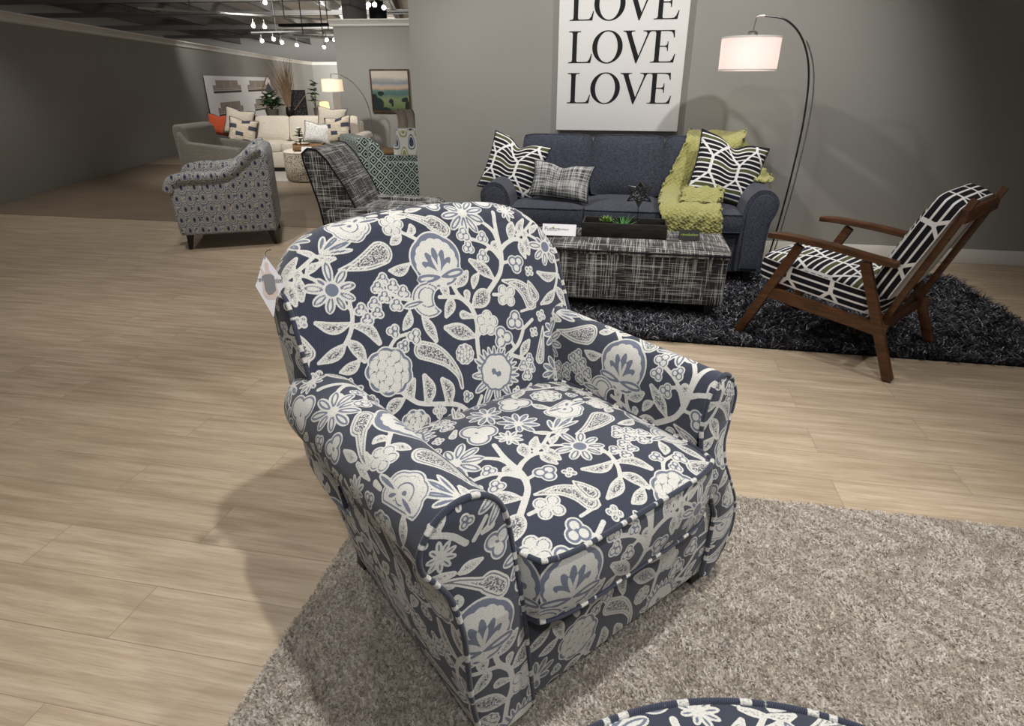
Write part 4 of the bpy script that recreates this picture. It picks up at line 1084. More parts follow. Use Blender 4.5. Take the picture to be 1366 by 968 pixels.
# chunky green throw
def throw_sheet(name, rows, parent=None, nu=90, th=.016, seed=2, amp=.011):
    """rows: (s_center, half width, n, z, normal n, normal z)"""
    C = curve_pts([r[:6] for r in rows], 170); R_ = np.random.RandomState(seed)
    kn = R_.uniform(0, 1, (400, 2)); 
    V = []; 
    nv = len(C); us = np.linspace(-1, 1, nu)
    L = np.r_[0, np.cumsum(np.linalg.norm(np.diff(C[:, [0, 2, 3]], axis=0), axis=1))]
    for j, c in enumerate(C):
        for u in us:
            x = c[0] + u * c[1]; a = x * 190; b = L[j] * 200
            bump = amp * (.5 + .5 * math.sin(a + 1.3 * math.sin(b * .7)) * math.sin(b + 1.1 * math.sin(a * .6))) + .010 * math.sin(u * 7 + L[j] * 6) * (1 - .3 * abs(u)) * .6 + .003 * math.sin(a * .31 + b * .23)
            wob = .008 * math.sin(L[j] * 60) * (1 if abs(u) > .98 else 0)
            V.append((x + wob, c[2] + c[4] * (bump + th * .5), c[3] + c[5] * (bump + th * .5)))
    V = [W(*p) for p in V]
    o = mesh(name, V, gridfaces(nv, nu), M['throw'], parent, True)
    md = o.modifiers.new('thick', 'SOLIDIFY'); md.thickness = th; md.offset = -1 
    return o
m = NT('olive_green_chunky_yarn', .95, .1); n_ = m.noise(m.obj(), 120, 4, .6); m.base(m.mix(n_, (.25, .24, .075), (.52, .50, .20))); m.bump(n_, .8, .01); sheen(m, .3)
M['throw'] = m.m
tw = thing('throw_blanket', 'olive green chunky knit throw draped over the right side of the sofa', 'blanket', (0, 0, 0), 0)
# over the back, down the cushion, over the seat and the front edge
th_pts = [(.60, .20, 5.145, .74, .9, .1), (.59, .20, 5.135, .87, .6, .7), (.58, .19, 5.04, .93, 0, 1), (.56, .20, 4.92, .942, -.2, 1), (.53, .19, 4.79, .90, -.8, .5), (.48, .18, 4.742, .80, -.95, .2), (.42, .18, 4.70, .68, -.97, .2), (.39, .185, 4.67, .60, -.8, .5), (.378, .19, 4.58, .555, 0, 1), (.37, .195, 4.40, .548, 0, 1), (.37, .195, 4.26, .535, -.3, .9), (.38, .195, 4.205, .49, -.95, .2), (.39, .19, 4.20, .42, -1, 0), (.40, .185, 4.205, .365, -1, 0)]
body = throw_sheet('drape', th_pts, tw)
fold = throw_sheet('folded_end', [(.44, .10, 4.56, .575, -.2, .9), (.455, .115, 4.50, .612, -.3, .9), (.46, .125, 4.43, .618, -.5, .8), (.45, .13, 4.36, .592, -.7, .6), (.44, .13, 4.30, .556, -.7, .6)], tw, 50, .02, 4)
end = throw_sheet('trailing_end', [(.74, .06, 5.13, .86, 0, 1), (.79, .06, 5.05, .80, 0, 1), (.83, .07, 4.92, .72, 0, 1), (.86, .075, 4.76, .675, 0, 1), (.865, .07, 4.64, .672, 0, 1), (.86, .05, 4.56, .665, -.4, .9)], tw, 40, .016, 6)
mb = MB(); R_ = random.Random(4)
for i in range(34):
    s_ = .21 + i * .0112; p = W(s_, 4.195, .365); q = W(s_ + R_.uniform(-.006, .006), 4.19 + R_.uniform(-.004, .004), .335 - R_.random() * .02)
    mb.tube([p, ((p[0] + q[0]) / 2 + .003, (p[1] + q[1]) / 2, (p[2] + q[2]) / 2), q], [.006, .0075, .005], 6)
f_ = mb.build('fringe', M['throw'], body, smooth=True)

# ------------------------------------------------------------------ plaid ottoman and what stands on it
ott = thing('ottoman', 'long rectangular grey plaid upholstered ottoman on the black rug', 'ottoman', W(-.04, 3.74), WA)
def uvbox(name, x0, x1, y0, y1, z0, z1, mat, parent, bevel=.012):
    mb = MB(); mb.box(x0, x1, y0, y1, z0, z1); o = mb.build(name, mat, parent, bevel=bevel, seg=3)
    me = o.data; ul = me.uv_layers.active or me.uv_layers.new(name='UVMap')
    for p in me.polygons:
        nx, ny, nz = [abs(c) for c in p.normal]
        for li in p.loop_indices:
            v = me.vertices[me.loops[li].vertex_index].co
            ul.data[li].uv = (v.x, v.y) if nz > max(nx, ny) else ((v.y, v.z) if nx > ny else (v.x, v.z))
    return o
uvbox('body', -.59, .59, -.245, .275, .105, .40, M['plaid'], ott, .02)
V, F, uv, base_ = pad(.605, .275, .385, .412, .026, n=40, k=.02)
uv = [(p[0] * 1.0, p[1] * 1.0) for p in V]
o = mesh('top', V + np.array([0, .015, 0]), F, M['plaid'], ott, True, uv=uv); autosmooth(o, 1.2)
mb = MB(); mb.tube([(p[0] * 1.003, p[1] * 1.003 + .015, .403) for p in np.r_[base_, base_[:1]]], .006, 6, cap=False); mb.build('piping', M['cord'], ott, smooth=True)
for x in (-.52, .52):
    for y in (-.18, .21):
        mb = MB(); mb.hexa([(x - .018, y - .018, .012), (x + .018, y - .018, .012), (x + .018, y + .018, .012), (x - .018, y + .018, .012)], [(x - .028, y - .028, .108), (x + .028, y - .028, .108), (x + .028, y + .028, .108), (x - .028, y + .028, .108)])
        mb.build('leg', M['dark_wood'], ott, bevel=.003)
TZ = .437
tray = thing('tray', 'deep black wooden box tray standing on the plaid ottoman', 'tray', W(-.04, 3.775, TZ), WA)
mb = MB(); mb.box(-.25, .25, -.10, .10, 0, .012); mb.build('tray_floor', M['tray'], tray)
for x0, x1, y0, y1 in ((-.25, .25, -.10, -.088), (-.25, .25, .088, .10), (-.25, -.238, -.088, .088), (.238, .25, -.088, .088)):
    mb = MB(); mb.box(x0, x1, y0, y1, 0, .085); mb.build('tray_side', M['tray'], tray, bevel=.002)
m = NT('succulent_leaf', .5, .4); m.base(m.mix(m.noise(m.obj(), 18, 2), (.06, .14, .03), (.22, .32, .08))); M['succ'] = m.m
m = NT('air_plant_leaf', .5, .4); m.base(m.mix(m.noise(m.obj(), 12, 2), (.05, .19, .06), (.16, .40, .14))); M['air'] = m.m
def leaf_mesh(mb, base, dirv, L, w, bend=.3, up=(0, 0, 1)):
    d = Vector(dirv).normalized(); sd = d.cross(Vector(up))
    if sd.length < .01: sd = Vector((1, 0, 0))
    sd.normalize(); V = []; F = []; n = 6
    nr = sd.cross(d)
    for i in range(n + 1):
        t = i / n; c = Vector(base) + d * L * t + Vector((0, 0, -1)) * bend * L * t * t
        ww = w * math.sin(PI * min(1, t * .8 + .17)) * (1 - t ** 4)
        V += [c - sd * ww, c + nr * ww * -.35, c + sd * ww, c + nr * ww * .3]
    for i in range(n):
        for k in range(4): F.append((i * 4 + k, i * 4 + (k + 1) % 4, (i + 1) * 4 + (k + 1) % 4, (i + 1) * 4 + k))
    mb.add(V, F)
rosette = MB(); R_ = random.Random(8)
for ring_, (n, el, L) in enumerate([(10, .25, .042), (8, .65, .036), (6, 1.0, .028), (3, 1.3, .018)]):
    for i in range(n):
        a = 2 * PI * i / n + ring_ * .4; leaf_mesh(rosette, (0, 0, .03), (math.cos(a) * math.cos(el), math.sin(a) * math.cos(el), math.sin(el)), L, .012, -.2)
rosette.tube([(0, 0, 0), (0, 0, .035)], .014, 8)
o = rosette.build('succulent', M['succ'], smooth=True); o.location = W(-.155, 3.775, TZ + .045); o.scale = (1.25, 1.25, 1.2); tag(o, 'low green rosette succulent at the left end of the tray plants', 'succulent')
o.location = W(-.150, 3.765, TZ + .0125); o.scale = (1.2, 1.2, 1.7)
air = MB()
for i in range(30):
    a = R_.uniform(0, 6.28); el = R_.uniform(.45, 1.4); leaf_mesh(air, (0, 0, .012), (math.cos(a) * math.cos(el), math.sin(a) * math.cos(el), math.sin(el)), R_.uniform(.09, .14), .0045, .12)
air.tube([(0, 0, 0), (0, 0, .03)], .012, 8)
o = air.build('air_plant', M['air'], smooth=True); o.location = W(-.050, 3.80, TZ + .0125); tag(o, 'spiky bright green air plant inside the black tray', 'plant')
# geometric wire star on a rod
orb = thing('geometric_sculpture', 'black wire star sculpture on a thin rod behind the air plant', 'sculpture', W(.035, 3.78, TZ + .0125), WA)
mb = MB(); mb.lathe([(.028, 0), (.028, .004), (.004, .006), (.0025, .01)], 16); mb.build('base', M['black_metal'], orb, smooth=True)
mb = MB(); mb.tube([(0, 0, .004), (0, 0, .19)], .0025, 6); mb.build('rod', M['black_metal'], orb, smooth=True)
g = (1 + 5 ** .5) / 2; ico = [Vector(v).normalized() for v in [(-1, g, 0), (1, g, 0), (-1, -g, 0), (1, -g, 0), (0, -1, g), (0, 1, g), (0, -1, -g), (0, 1, -g), (g, 0, -1), (g, 0, 1), (-g, 0, -1), (-g, 0, 1)]]
mb = MB(); C0 = Vector((0, 0, .232))
for v in ico:
    nb = [u for u in ico if u is not v and (u - v).length < 1.1]
    tip = C0 + v * .082
    ring_ = [C0 + (v * .62 + u * .52).normalized() * .046 for u in nb]
    for q in ring_: mb.tube([tip, q], .003, 5)
    ring_.sort(key=lambda q: math.atan2((q - C0).dot(v.orthogonal().normalized()), (q - C0).dot(v.cross(v.orthogonal()).normalized())))
    for q1, q2 in zip(ring_, ring_[1:] + ring_[:1]): mb.tube([q1, q2], .0022, 5)
mb.build('wire_star', M['black_metal'], orb, smooth=True)
# text helper: built in font turned into mesh
def text(body, size, mat, parent, loc, rot=(PI / 2, 0, 0), depth=.0004, name='lettering', sx=1.0):
    c = bpy.data.curves.new(name, 'FONT'); c.body = body; c.size = size; c.extrude = depth; c.align_x = 'CENTER'; c.align_y = 'CENTER'
    tmp = bpy.data.objects.new(name, c); COL.objects.link(tmp); dg = bpy.context.evaluated_depsgraph_get()
    me = bpy.data.meshes.new_from_object(tmp.evaluated_get(dg)); bpy.data.objects.remove(tmp)
    o = bpy.data.objects.new(name, me); COL.objects.link(o); me.materials.clear(); me.materials.append(mat)
    o.parent = parent; o.location = loc; o.rotation_euler = rot; o.scale = (sx, 1, 1); return o
M['card_white'] = simple('white_card', (.78, .77, .79), .5, .3, noise=.01)
M['card_black'] = simple('black_card', (.012, .012, .013), .4, .4, noise=.05)
M['grey_ink'] = simple('grey_print', (.25, .25, .26), .6, .3, noise=.02)
M['green_ink'] = simple('lime_print', (.28, .42, .05), .6, .3, noise=.05)
M['pink_ink'] = simple('pink_print', (.55, .28, .28), .6, .3, noise=.05)
cd = thing('sign_card', 'white tent sign card lying left of the tray on the plaid ottoman', 'sign', W(-.425, 3.66, TZ + .003), WA)
tl = math.radians(-28)
mb = MB(); mb.hexa([(-.102, -.002, 0), (.102, -.002, 0), (.102, .004, 0), (-.102, .004, 0)], [(-.102, .034, .062), (.102, .034, .062), (.102, .038, .062), (-.102, .038, .062)])
mb.hexa([(-.102, .070, 0), (.102, .070, 0), (.102, .074, 0), (-.102, .074, 0)], [(-.102, .0345, .062), (.102, .0345, .062), (.102, .038, .062), (-.102, .038, .062)]); mb.build('card', M['card_white'], cd)
rt = (math.radians(60.5), 0, 0)
text('Fusion', .034, M['grey_ink'], cd, (-.045, .0175, .036), rt, name='lettering')
text('furniture', .017, M['grey_ink'], cd, (.028, .0175, .036), rt, name='lettering')
mb = MB(); leaf_mesh(mb, (0, 0, 0), (.3, .3, .8), .018, .004); leaf_mesh(mb, (0, 0, 0), (-.6, .3, .6), .014, .004); leaf_mesh(mb, (0, 0, 0), (.9, .2, .1), .012, .003)
o = mb.build('leaf_mark', M['green_ink'], cd); o.location = (-.038, .0195, .040)
cd = thing('sign_card', 'small black revolution card standing right of the tray on the ottoman', 'sign', W(.342, 3.70, TZ), WA + .04)
mb = MB(); mb.hexa([(-.058, -.002, 0), (.058, -.002, 0), (.058, .003, 0), (-.058, .003, 0)], [(-.058, .020, .056), (.058, .020, .056), (.058, .024, .056), (-.058, .024, .056)])
mb.hexa([(-.058, .042, 0), (.058, .042, 0), (.058, .046, 0), (-.058, .046, 0)], [(-.058, .0205, .056), (.058, .0205, .056), (.058, .024, .056), (-.058, .024, .056)]); mb.build('card', M['card_black'], cd)
text('revolution', .024, M['green_ink'], cd, (0, .0095, .031), (math.radians(68.5), 0, 0))

# ------------------------------------------------------------------ arc lamp beside the sofa
def shade_mat(name, col, e):
    m = NT(name, .9, .1, col); tr = m.n('ShaderNodeBsdfTranslucent'); tr.inputs[0].default_value = (*col, 1)
    df = m.n('ShaderNodeBsdfDiffuse'); df.inputs[0].default_value = (*col, 1)
    mx = m.n('ShaderNodeMixShader'); mx.inputs[0].default_value = .5; m.l(df.outputs[0], mx.inputs[1]); m.l(tr.outputs[0], mx.inputs[2])
    em = m.n('ShaderNodeEmission'); em.inputs[0].default_value = (*col, 1); em.inputs[1].default_value = e
    ad = m.n('ShaderNodeAddShader'); m.l(mx.outputs[0], ad.inputs[0]); m.l(em.outputs[0], ad.inputs[1])
    out = [n for n in m.t.nodes if n.type == 'OUTPUT_MATERIAL'][0]; m.l(ad.outputs[0], out.inputs['Surface'])
    return m.m
M['shade'] = shade_mat('lit_white_fabric_shade', (.86, .76, .74), .20)
M['shade_far'] = shade_mat('lit_warm_fabric_shade', (.88, .80, .68), .18)
M['shade_amber'] = shade_mat('lit_amber_fabric_shade', (.95, .72, .38), .75)
def drum_shade(parent, r0, r1, h, mat, c=(0, 0, 0)):
    mb = MB(); n = 48
    V = []; 
    prof = [(r0, 0), (r1, h), (r1 - .004, h), (r0 - .004, 0)]
    mb.lathe([(r0, 0), ((r0 + r1) / 2, h / 2), (r1, h), (r1 - .003, h), (r0 - .003, 0), (r0, 0)], n, c, cap=False)
    o = mb.build('lamp_shade', mat, parent, smooth=True)
    mb = MB()
    for z, r in ((.003, r0), (h - .003, r1)):
        mb.lathe([(r + .001, z - .005 + 0), (r + .0015, z), (r + .001, z + .005), (r - .001, z + .005), (r - .001, z - .005), (r + .001, z - .005)], n, c, cap=False)
    mb.build('trim_band', M['white_paint'], o, smooth=True)
    return o
al = thing('arc_lamp', 'tall arc floor lamp with white drum shade over the right end of the sofa', 'floor lamp', W(.672, 4.70), WA)
sh = drum_shade(al, .183, .186, .195, M['shade'], (0, 0, 1.352))
mb = MB(); mb.lathe([(.03, 1.552), (.034, 1.555), (.034, 1.572), (.024, 1.582), (.006, 1.585)], 16); mb.build('socket_cap', M['silver'], al, smooth=True)
mb = MB()
for k in range(3): a = k * 2 * PI / 3; mb.tube([(0, 0, 1.535), (.184 * math.cos(a), .184 * math.sin(a), 1.535)], .003, 5)
mb.tube([(0, 0, 1.47), (0, 0, 1.56)], .018, 10); mb.build('shade_fitter', M['silver'], al, smooth=True)
mb = MB(); mb.tube(curve_pts([(0, 0, 1.58), (.008, 0, 1.64), (.012, 0, 1.66), (.03, 0, 1.668), (.07, 0, 1.668)], 14), .005, 8); mb.build('drop_tube', M['silver'], al, smooth=True)
arc = curve_pts([(.06, 0, 1.668), (.20, .01, 1.64), (.32, .03, 1.53), (.40, .06, 1.34), (.43, .09, 1.05), (.42, .10, .7), (.395, .11, .35), (.36, .12, .04)], 50)
mb = MB(); mb.tube(arc, .0065, 8); mb.build('arc_pole', M['black_metal'], al, smooth=True)
mb = MB(); mb.tube([p + np.array([.045 * min(1, i / 25) * (1 - .4 * i / 50), 0, -.004]) for i, p in enumerate(arc)][14:], .0045, 8); mb.build('second_pole', M['silver'], al, smooth=True)
mb = MB(); mb.lathe([(.15, 0), (.15, .018), (.145, .022), (.02, .024), (.012, .05)], 36, (.375, .12, 0)); mb.build('base', M['black_metal'], al, smooth=True)

# ------------------------------------------------------------------ walnut lounge chair at the right
# local frame: facing -y; its near side frame is at x = 0 .. and the seat spans to x = +.62
fx, fy = W(.618, 3.331)[:2]
fd = math.atan2(.6, -.8) + WA                    # facing direction
lc = thing('lounge_chair', 'walnut framed lounge chair with striped lattice cushion on the black rug', 'armchair', (fx, fy, .008), fd + PI / 2)
def bar(mb, p, q, w, t):
    """rectangular bar from p to q, w across x, t in the yz plane"""
    p = Vector(p); q = Vector(q); d = (q - p).normalized(); n_ = Vector((1, 0, 0)).cross(d).normalized() * t / 2; x = Vector((w / 2, 0, 0))
    mb.hexa([p - x - n_, p + x - n_, p + x + n_, p - x + n_], [q - x - n_, q + x - n_, q + x + n_, q - x + n_]); return mb
for sx in (0, -.60):
    mb = MB(); bar(mb, (sx, 0, 0), (sx, .255, .548), .032, .046); mb.build('front_leg', M['walnut'], lc, bevel=.006)
    mb = MB(); bar(mb, (sx, .78, 0), (sx, .56, .53), .032, .046); mb.build('rear_leg', M['walnut'], lc, bevel=.006)
    mb = MB(); P = curve_pts([(sx, .09, .572), (sx, .18, .578), (sx, .4, .568), (sx, .62, .545), (sx, .70, .54)], 12)
    V = []; 
    for p, hw in zip(P, [.018, .03, .034, .034, .033, .032, .031, .03, .03, .03, .028, .022]):
        V += [(p[0] - hw, p[1], p[2] - .014), (p[0] + hw, p[1], p[2] - .014), (p[0] + hw, p[1], p[2] + .014), (p[0] - hw, p[1], p[2] + .014)]
    F = [(i * 4 + k, i * 4 + (k + 1) % 4, i * 4 + 4 + (k + 1) % 4, i * 4 + 4 + k) for i in range(11) for k in range(4)] + [(3, 2, 1, 0), (44, 45, 46, 47)]
    mb.add(V, F); mb.build('armrest', M['walnut'], lc, bevel=.005)
    mb = MB(); bar(mb, (sx - .001, .13, .285), (sx - .001, .72, .225), .026, .06); mb.build('side_rail', M['walnut'], lc, bevel=.005)
mb = MB(); mb.box(-.585, -.015, .12, .15, .25, .31); mb.build('front_rail', M['walnut'], lc, bevel=.005)
mb = MB(); mb.box(-.585, -.015, .66, .69, .2, .26); mb.build('rear_rail', M['walnut'], lc, bevel=.005)
V, F, uv, base_ = pad(.278, .30, -.055, .05, .03, n=30, k=.06)
V = V + np.array([-.30, .35, .365]); V[:, 2] -= (V[:, 1] - .35) * .12
o = mesh('seat_cushion', V, F, M['stripes'], lc, True, uv=uv); autosmooth(o, 1.3)
V, F, uv, base_ = pad(.275, .25, -.05, .05, .03, n=30, k=.06)
a = math.radians(68); V = np.array([(p[0] - .30, .72 - p[2] * math.sin(a) + p[1] * math.cos(a), .60 + p[1] * math.sin(a) + p[2] * math.cos(a)) for p in V])
o = mesh('back_cushion', V, F, M['stripes'], lc, True, uv=uv); autosmooth(o, 1.3)
for sx in (-.06, -.54):
    mb = MB(); bar(mb, (sx, .66, .20), (sx, .89, .84), .03, .03); mb.build('back_post', M['walnut'], lc, bevel=.004)
mb = MB(); mb.box(-.56, -.04, .86, .885, .74, .80); mb.build('back_slat', M['walnut'], lc, bevel=.004)

# ------------------------------------------------------------------ round floral ottoman at the bottom edge
ro = thing('ottoman', 'round ottoman in the same navy floral fabric at the bottom edge', 'ottoman', (.315, .155, 0), math.radians(20))
n_ = 260; s = np.linspace(-1, 1, n_); S, T = np.meshgrid(s, s, indexing='ij'); R0 = .478
# square to disc mapping keeps the grid even
X = S * np.sqrt(1 - T ** 2 / 2); Y = T * np.sqrt(1 - S ** 2 / 2)
rr = np.hypot(X, Y); Z = .418 + .03 * (1 - rr ** 4)
V = np.stack([X * R0, Y * R0, Z], -1).reshape(-1, 3)
dressed('top', V, gridfaces(n_, n_), V[:, :2] + np.array([.12, .07]), ro)
na = 500; V = []; U = []
for i in range(na):
    a = 2 * PI * i / na
    for k in range(60):
        q = k / 59; r = R0 + .006 * math.sin(PI * q); V.append((r * math.cos(a), r * math.sin(a), .418 - q * .33)); U.append((a * R0, -q * .33))
dressed('side_band', V, gridfaces(na, 60, True), U, ro)
for z in (.418, .09): piping('piping', [((R0 + .002) * math.cos(t), (R0 + .002) * math.sin(t), z) for t in np.linspace(0, 2 * PI, 121)], .0058, ro)
for k in range(4):
    a = PI / 4 + k * PI / 2; mb = MB(); mb.lathe([(.018, .012), (.026, .09)], 12, (.36 * math.cos(a), .36 * math.sin(a), 0)); mb.build('leg', M['dark_wood'], ro, smooth=True)

# ------------------------------------------------------------------ hang tag on the armchair's back corner
hx, hy, _ = chair_world(-.440, .285)
ht = thing('hang_tag', 'diamond shaped white paper tag hanging from the floral armchair back corner', 'tag', (hx, hy, .945), math.radians(20))
mb = MB(); P = [(0, 0), (.046, -.068), (.012, -.098), (-.004, -.142), (-.040, -.066)]
mb.prism([(x, z) for x, z in P], -.0006, .0006); pt = mb.build('paper', M['card_white'], ht)
mb = MB(); mb.tube(curve_pts([(0, -.001, -.008), (.003, -.004, .002), (.009, .002, .008), (.02, .010, .008)], 8), .0008, 5); mb.build('string', M['cord'], ht)
ht.scale = (.72, 1, 1)
M['skin'] = simple('printed_skin', (.68, .56, .52), .7, .2, noise=.05); M['tee'] = simple('printed_grey_shirt', (.24, .24, .25), .7, .2, noise=.05)
def flat(name, poly, mat, parent, y, bumps=None):
    mb = MB(); mb.prism(poly, y, y - .0003); o = mb.build(name, mat, parent); return o
flat('printed_figure', [(-.022, -.085), (-.016, -.045), (-.019, -.022), (-.013, -.030), (-.008, -.040), (-.004, -.032), (-.004, -.018), (.0, -.014), (.006, -.018), (.006, -.034), (.012, -.042), (.016, -.046), (.022, -.085), (.008, -.100), (-.012, -.098)], M['skin'], pt, -.0008)
flat('printed_shirt', [(-.018, -.046), (-.008, -.042), (.008, -.042), (.017, -.048), (.016, -.08), (.004, -.088), (-.008, -.088), (-.014, -.078), (-.014, -.058)], M['tee'], pt, -.0012)
text('rev', .016, M['grey_ink'], pt, (-.024, -.0012, -.052), (PI / 2, math.radians(2), 0)); text('ution', .016, M['grey_ink'], pt, (.026, -.0012, -.058), (PI / 2, math.radians(2), 0), sx=.8)

# ------------------------------------------------------------------ other armchairs
def side_shape(pts, parent, mat, x0, x1, bev=.02, name='side_panel'):
    """outline in (y, z) extruded along x"""
    n = len(pts); mb = MB()
    V = [(x0, y, z) for y, z in pts] + [(x1, y, z) for y, z in pts]
    F = [tuple(range(n)), tuple(range(2 * n - 1, n - 1, -1))] + [(i, i + n, (i + 1) % n + n, (i + 1) % n) for i in range(n)]
    L = [0]
    mb.add(V, F, [(p[1] , p[2]) for p in V]); o = mb.build(name, mat, parent, bevel=bev, seg=3)
    boxuv(o); return o
def boxuv(o, k=1.0):
    me = o.data; ul = me.uv_layers.active or me.uv_layers.new(name='UVMap')
    for p in me.polygons:
        nx, ny, nz = [abs(c) for c in p.normal]
        for li in p.loop_indices:
            v = me.vertices[me.loops[li].vertex_index].co
            ul.data[li].uv = (v.x * k, v.y * k) if nz > max(nx, ny) else ((v.y * k, v.z * k) if nx > ny else (v.x * k, v.z * k))
def club(name, label, loc, rz, w, arm, back, mat, leg='dark_wood', t=.11, seat_z=.46, d=.78, cord=None, base_z=.13, bev=.025, group=None):
    """faces -y. arm, back: outlines in (y, z)"""
    r = thing(name, label, 'armchair', (loc[0], loc[1], 0), rz, group)
    for sx in (-1, 1):
        o = side_shape(arm, r, mat, sx * (w / 2 - t), sx * w / 2, bev, 'arm')
        if False:
            mb = MB(); mb.tube([(sx * (w / 2 + .002), y, z) for y, z in curve_pts(arm[1:-1], 40)] , .006, 6); mb.build('piping', cord, o, smooth=True)
    o = side_shape(back, r, mat, -w / 2 + t * .5, w / 2 - t * .5, bev, 'backrest')
    if cord:
        for sx in (-1, 1):
            mb = MB(); mb.tube([(sx * (w / 2 - t * .5 + .001), y, z) for y, z in resample(back + back[:1], .02)], .006, 6); mb.build('piping', cord, o, smooth=True)
    V, F, uv, b_ = pad(w / 2 - t - .004, d / 2 - .10, seat_z - .14, seat_z - .03, .03, n=20, k=.04)
    o = mesh('seat_cushion', V + np.array([0, -.05, 0]), F, mat, r, True, uv=uv); autosmooth(o, 1.2)
    mb = MB(); mb.box(-w / 2 + t + .002, w / 2 - t - .002, -d / 2 + .04, d / 2 - .08, base_z, seat_z - .145); o = mb.build('seat_base', mat, r, bevel=.01); boxuv(o)
    for x in (-w / 2 + .07, w / 2 - .07):
        for y in (-d / 2 + .08, d / 2 - .1):
            mb = MB(); q = 1 if y > 0 else -1
            mb.hexa([(x - .014, y - .014 + q * .02, 0), (x + .014, y - .014 + q * .02, 0), (x + .014, y + .014 + q * .02, 0), (x - .014, y + .014 + q * .02, 0)], [(x - .026, y - .026, base_z + .02), (x + .026, y - .026, base_z + .02), (x + .026, y + .026, base_z + .02), (x - .026, y + .026, base_z + .02)])
            mb.build('leg', M[leg], r, bevel=.003)
    return r
# teal chair: faces right and away
A_ = math.radians(28)
cx, cy = -1.22 + .35 * math.cos(A_) - .36 * math.sin(A_), 5.80 + .35 * math.sin(A_) + .36 * math.cos(A_)
club('club_armchair', 'teal diamond patterned armchair seen from behind at the end of the grey wall', (cx - .06, cy - .12), A_ + PI / 2, .72,
     [(-.40, .12), (-.40, .60), (.16, .625), (.24, .79), (.33, .80), (.35, .12)], [(.14, .3), (.26, .80), (.29, .835), (.41, .835), (.43, .81), (.33, .12), (.14, .12)], M['teal'], t=.10, bev=.016)
# grey plaid chair: faces right
A_ = math.radians(-6)
club('club_armchair', 'grey plaid armchair with black piping behind the floral armchair', (-.985, 4.66), A_ + PI / 2, .70,
     [(-.42, .12), (-.42, .43), (-.38, .455), (.14, .475), (.2, .475), (.29, .46), (.28, .12)], [(.06, .40), (.16, .62), (.27, .80), (.33, .86), (.39, .87), (.435, .835), (.43, .78), (.36, .50), (.32, .2), (.12, .2)], M['plaid'], t=.13, cord=M['cord'], bev=.012)

# paisley chair at the left
m = NT('blue_damask_fabric', .88, .2); u, v_, _ = m.xyz(m.mapping(m.uv(), scale=(1.75, 1.75, 1)))
def tilepos(m, a, p, off=0.0): return m.math('SUBTRACT', m.math('FRACT', m.math('ADD', m.math('DIVIDE', a, p), off)), .5)
def ell(m, u, v, pu, pv, ou, ov, au, av):
    a = m.math('DIVIDE', m.math('MULTIPLY', tilepos(m, u, pu, ou), pu), au); b = m.math('DIVIDE', m.math('MULTIPLY', tilepos(m, v, pv, ov), pv), av)
    b2 = m.math('ADD', b, m.math('MULTIPLY', m.math('MULTIPLY', a, a), .35))
    return m.math('SQRT', m.math('ADD', m.math('MULTIPLY', a, a), m.math('MULTIPLY', b2, b2)))
d1 = ell(m, u, v_, .17, .30, 0, 0, .062, .105); d2 = ell(m, u, v_, .17, .30, .5, .5, .062, .105)
d = m.math('MINIMUM', d1, d2)
wv = m.math('SINE', m.math('MULTIPLY', d, 22.0))
vo = m.n('ShaderNodeTexVoronoi'); vo.inputs['Scale'].default_value = 34; m.l(m.uv(), vo.inputs['Vector'])
dots = m.math('SUBTRACT', 1.0, m.step(vo.outputs['Distance'], .30, .06))
nz = m.noise(m.uv(), 45, 3, .6)
inside = m.math('SUBTRACT', 1.0, m.step(d, 1.0, .04))
core = m.math('SUBTRACT', 1.0, m.step(d, .26, .03))
pat = m.math('MAXIMUM', m.math('MULTIPLY', inside, m.step(m.math('ADD', wv, m.math('MULTIPLY', m.math('SUBTRACT', nz, .5), 2.5)), .1, .25)), m.math('MULTIPLY', m.math('SUBTRACT', 1.0, inside), m.step(nz, .54, .03)))
c = m.mix(m.math('MULTIPLY', pat, .85), (.42, .405, .36), (.10, .115, .17))
c = m.mix(m.math('MAXIMUM', core, m.math('MULTIPLY', m.math('MULTIPLY', dots, m.math('SUBTRACT', 1.0, inside)), .9)), c, (.022, .028, .08))
m.base(c); sheen(m, .15); M['damask'] = m.m
A_ = math.radians(186)
pc = thing('paisley_armchair', 'grey and blue damask armchair cut by the left edge of the photo', 'armchair', (-3.50, 4.52, 0), A_ + PI / 2)
A_ = math.radians(180 + 17)
pc.rotation_euler = (0, 0, A_ + PI / 2); pc.location = (-2.12, 5.62, 0)
# frame: faces -y, rear at y = 0, near side at +x... its outline sweeps from the back down to the arm
arm_o = [(-.76, .13), (-.78, .50), (-.74, .575), (-.62, .60), (-.46, .60), (-.33, .62), (-.22, .69), (-.14, .765), (-.06, .80), (-.01, .78), (.0, .73), (-.01, .13)]
for sx in (-.36, .36):
    o = side_shape([(y, z) for y, z in arm_o], pc, M['damask'], sx - .05, sx + .05, .02, 'arm')
    mb = MB(); P = curve_pts([(sx + math.copysign(.052, sx), y, z - .03) for y, z in arm_o[2:9]], 40); mb.tube(P, .007, 6); mb.build('piping', M['damask'], o, smooth=True)
    mb = MB(); P = curve_pts([(sx + math.copysign(.035, sx), y, z - .012) for y, z in arm_o[1:9]], 40); mb.tube(P, .045, 12); o2 = mb.build('scroll', M['damask'], o, smooth=True); boxuv(o2)
side_shape([(-.20, .3), (-.10, .77), (-.06, .80), (-.01, .78), (0, .73), (0, .13), (-.2, .13)], pc, M['damask'], -.33, .33, .02, 'backrest')
V, F, uv, b_ = pad(.30, .27, .33, .44, .03, n=20, k=.04); o = mesh('seat_cushion', V + np.array([0, -.49, 0]), F, M['damask'], pc, True, uv=uv)
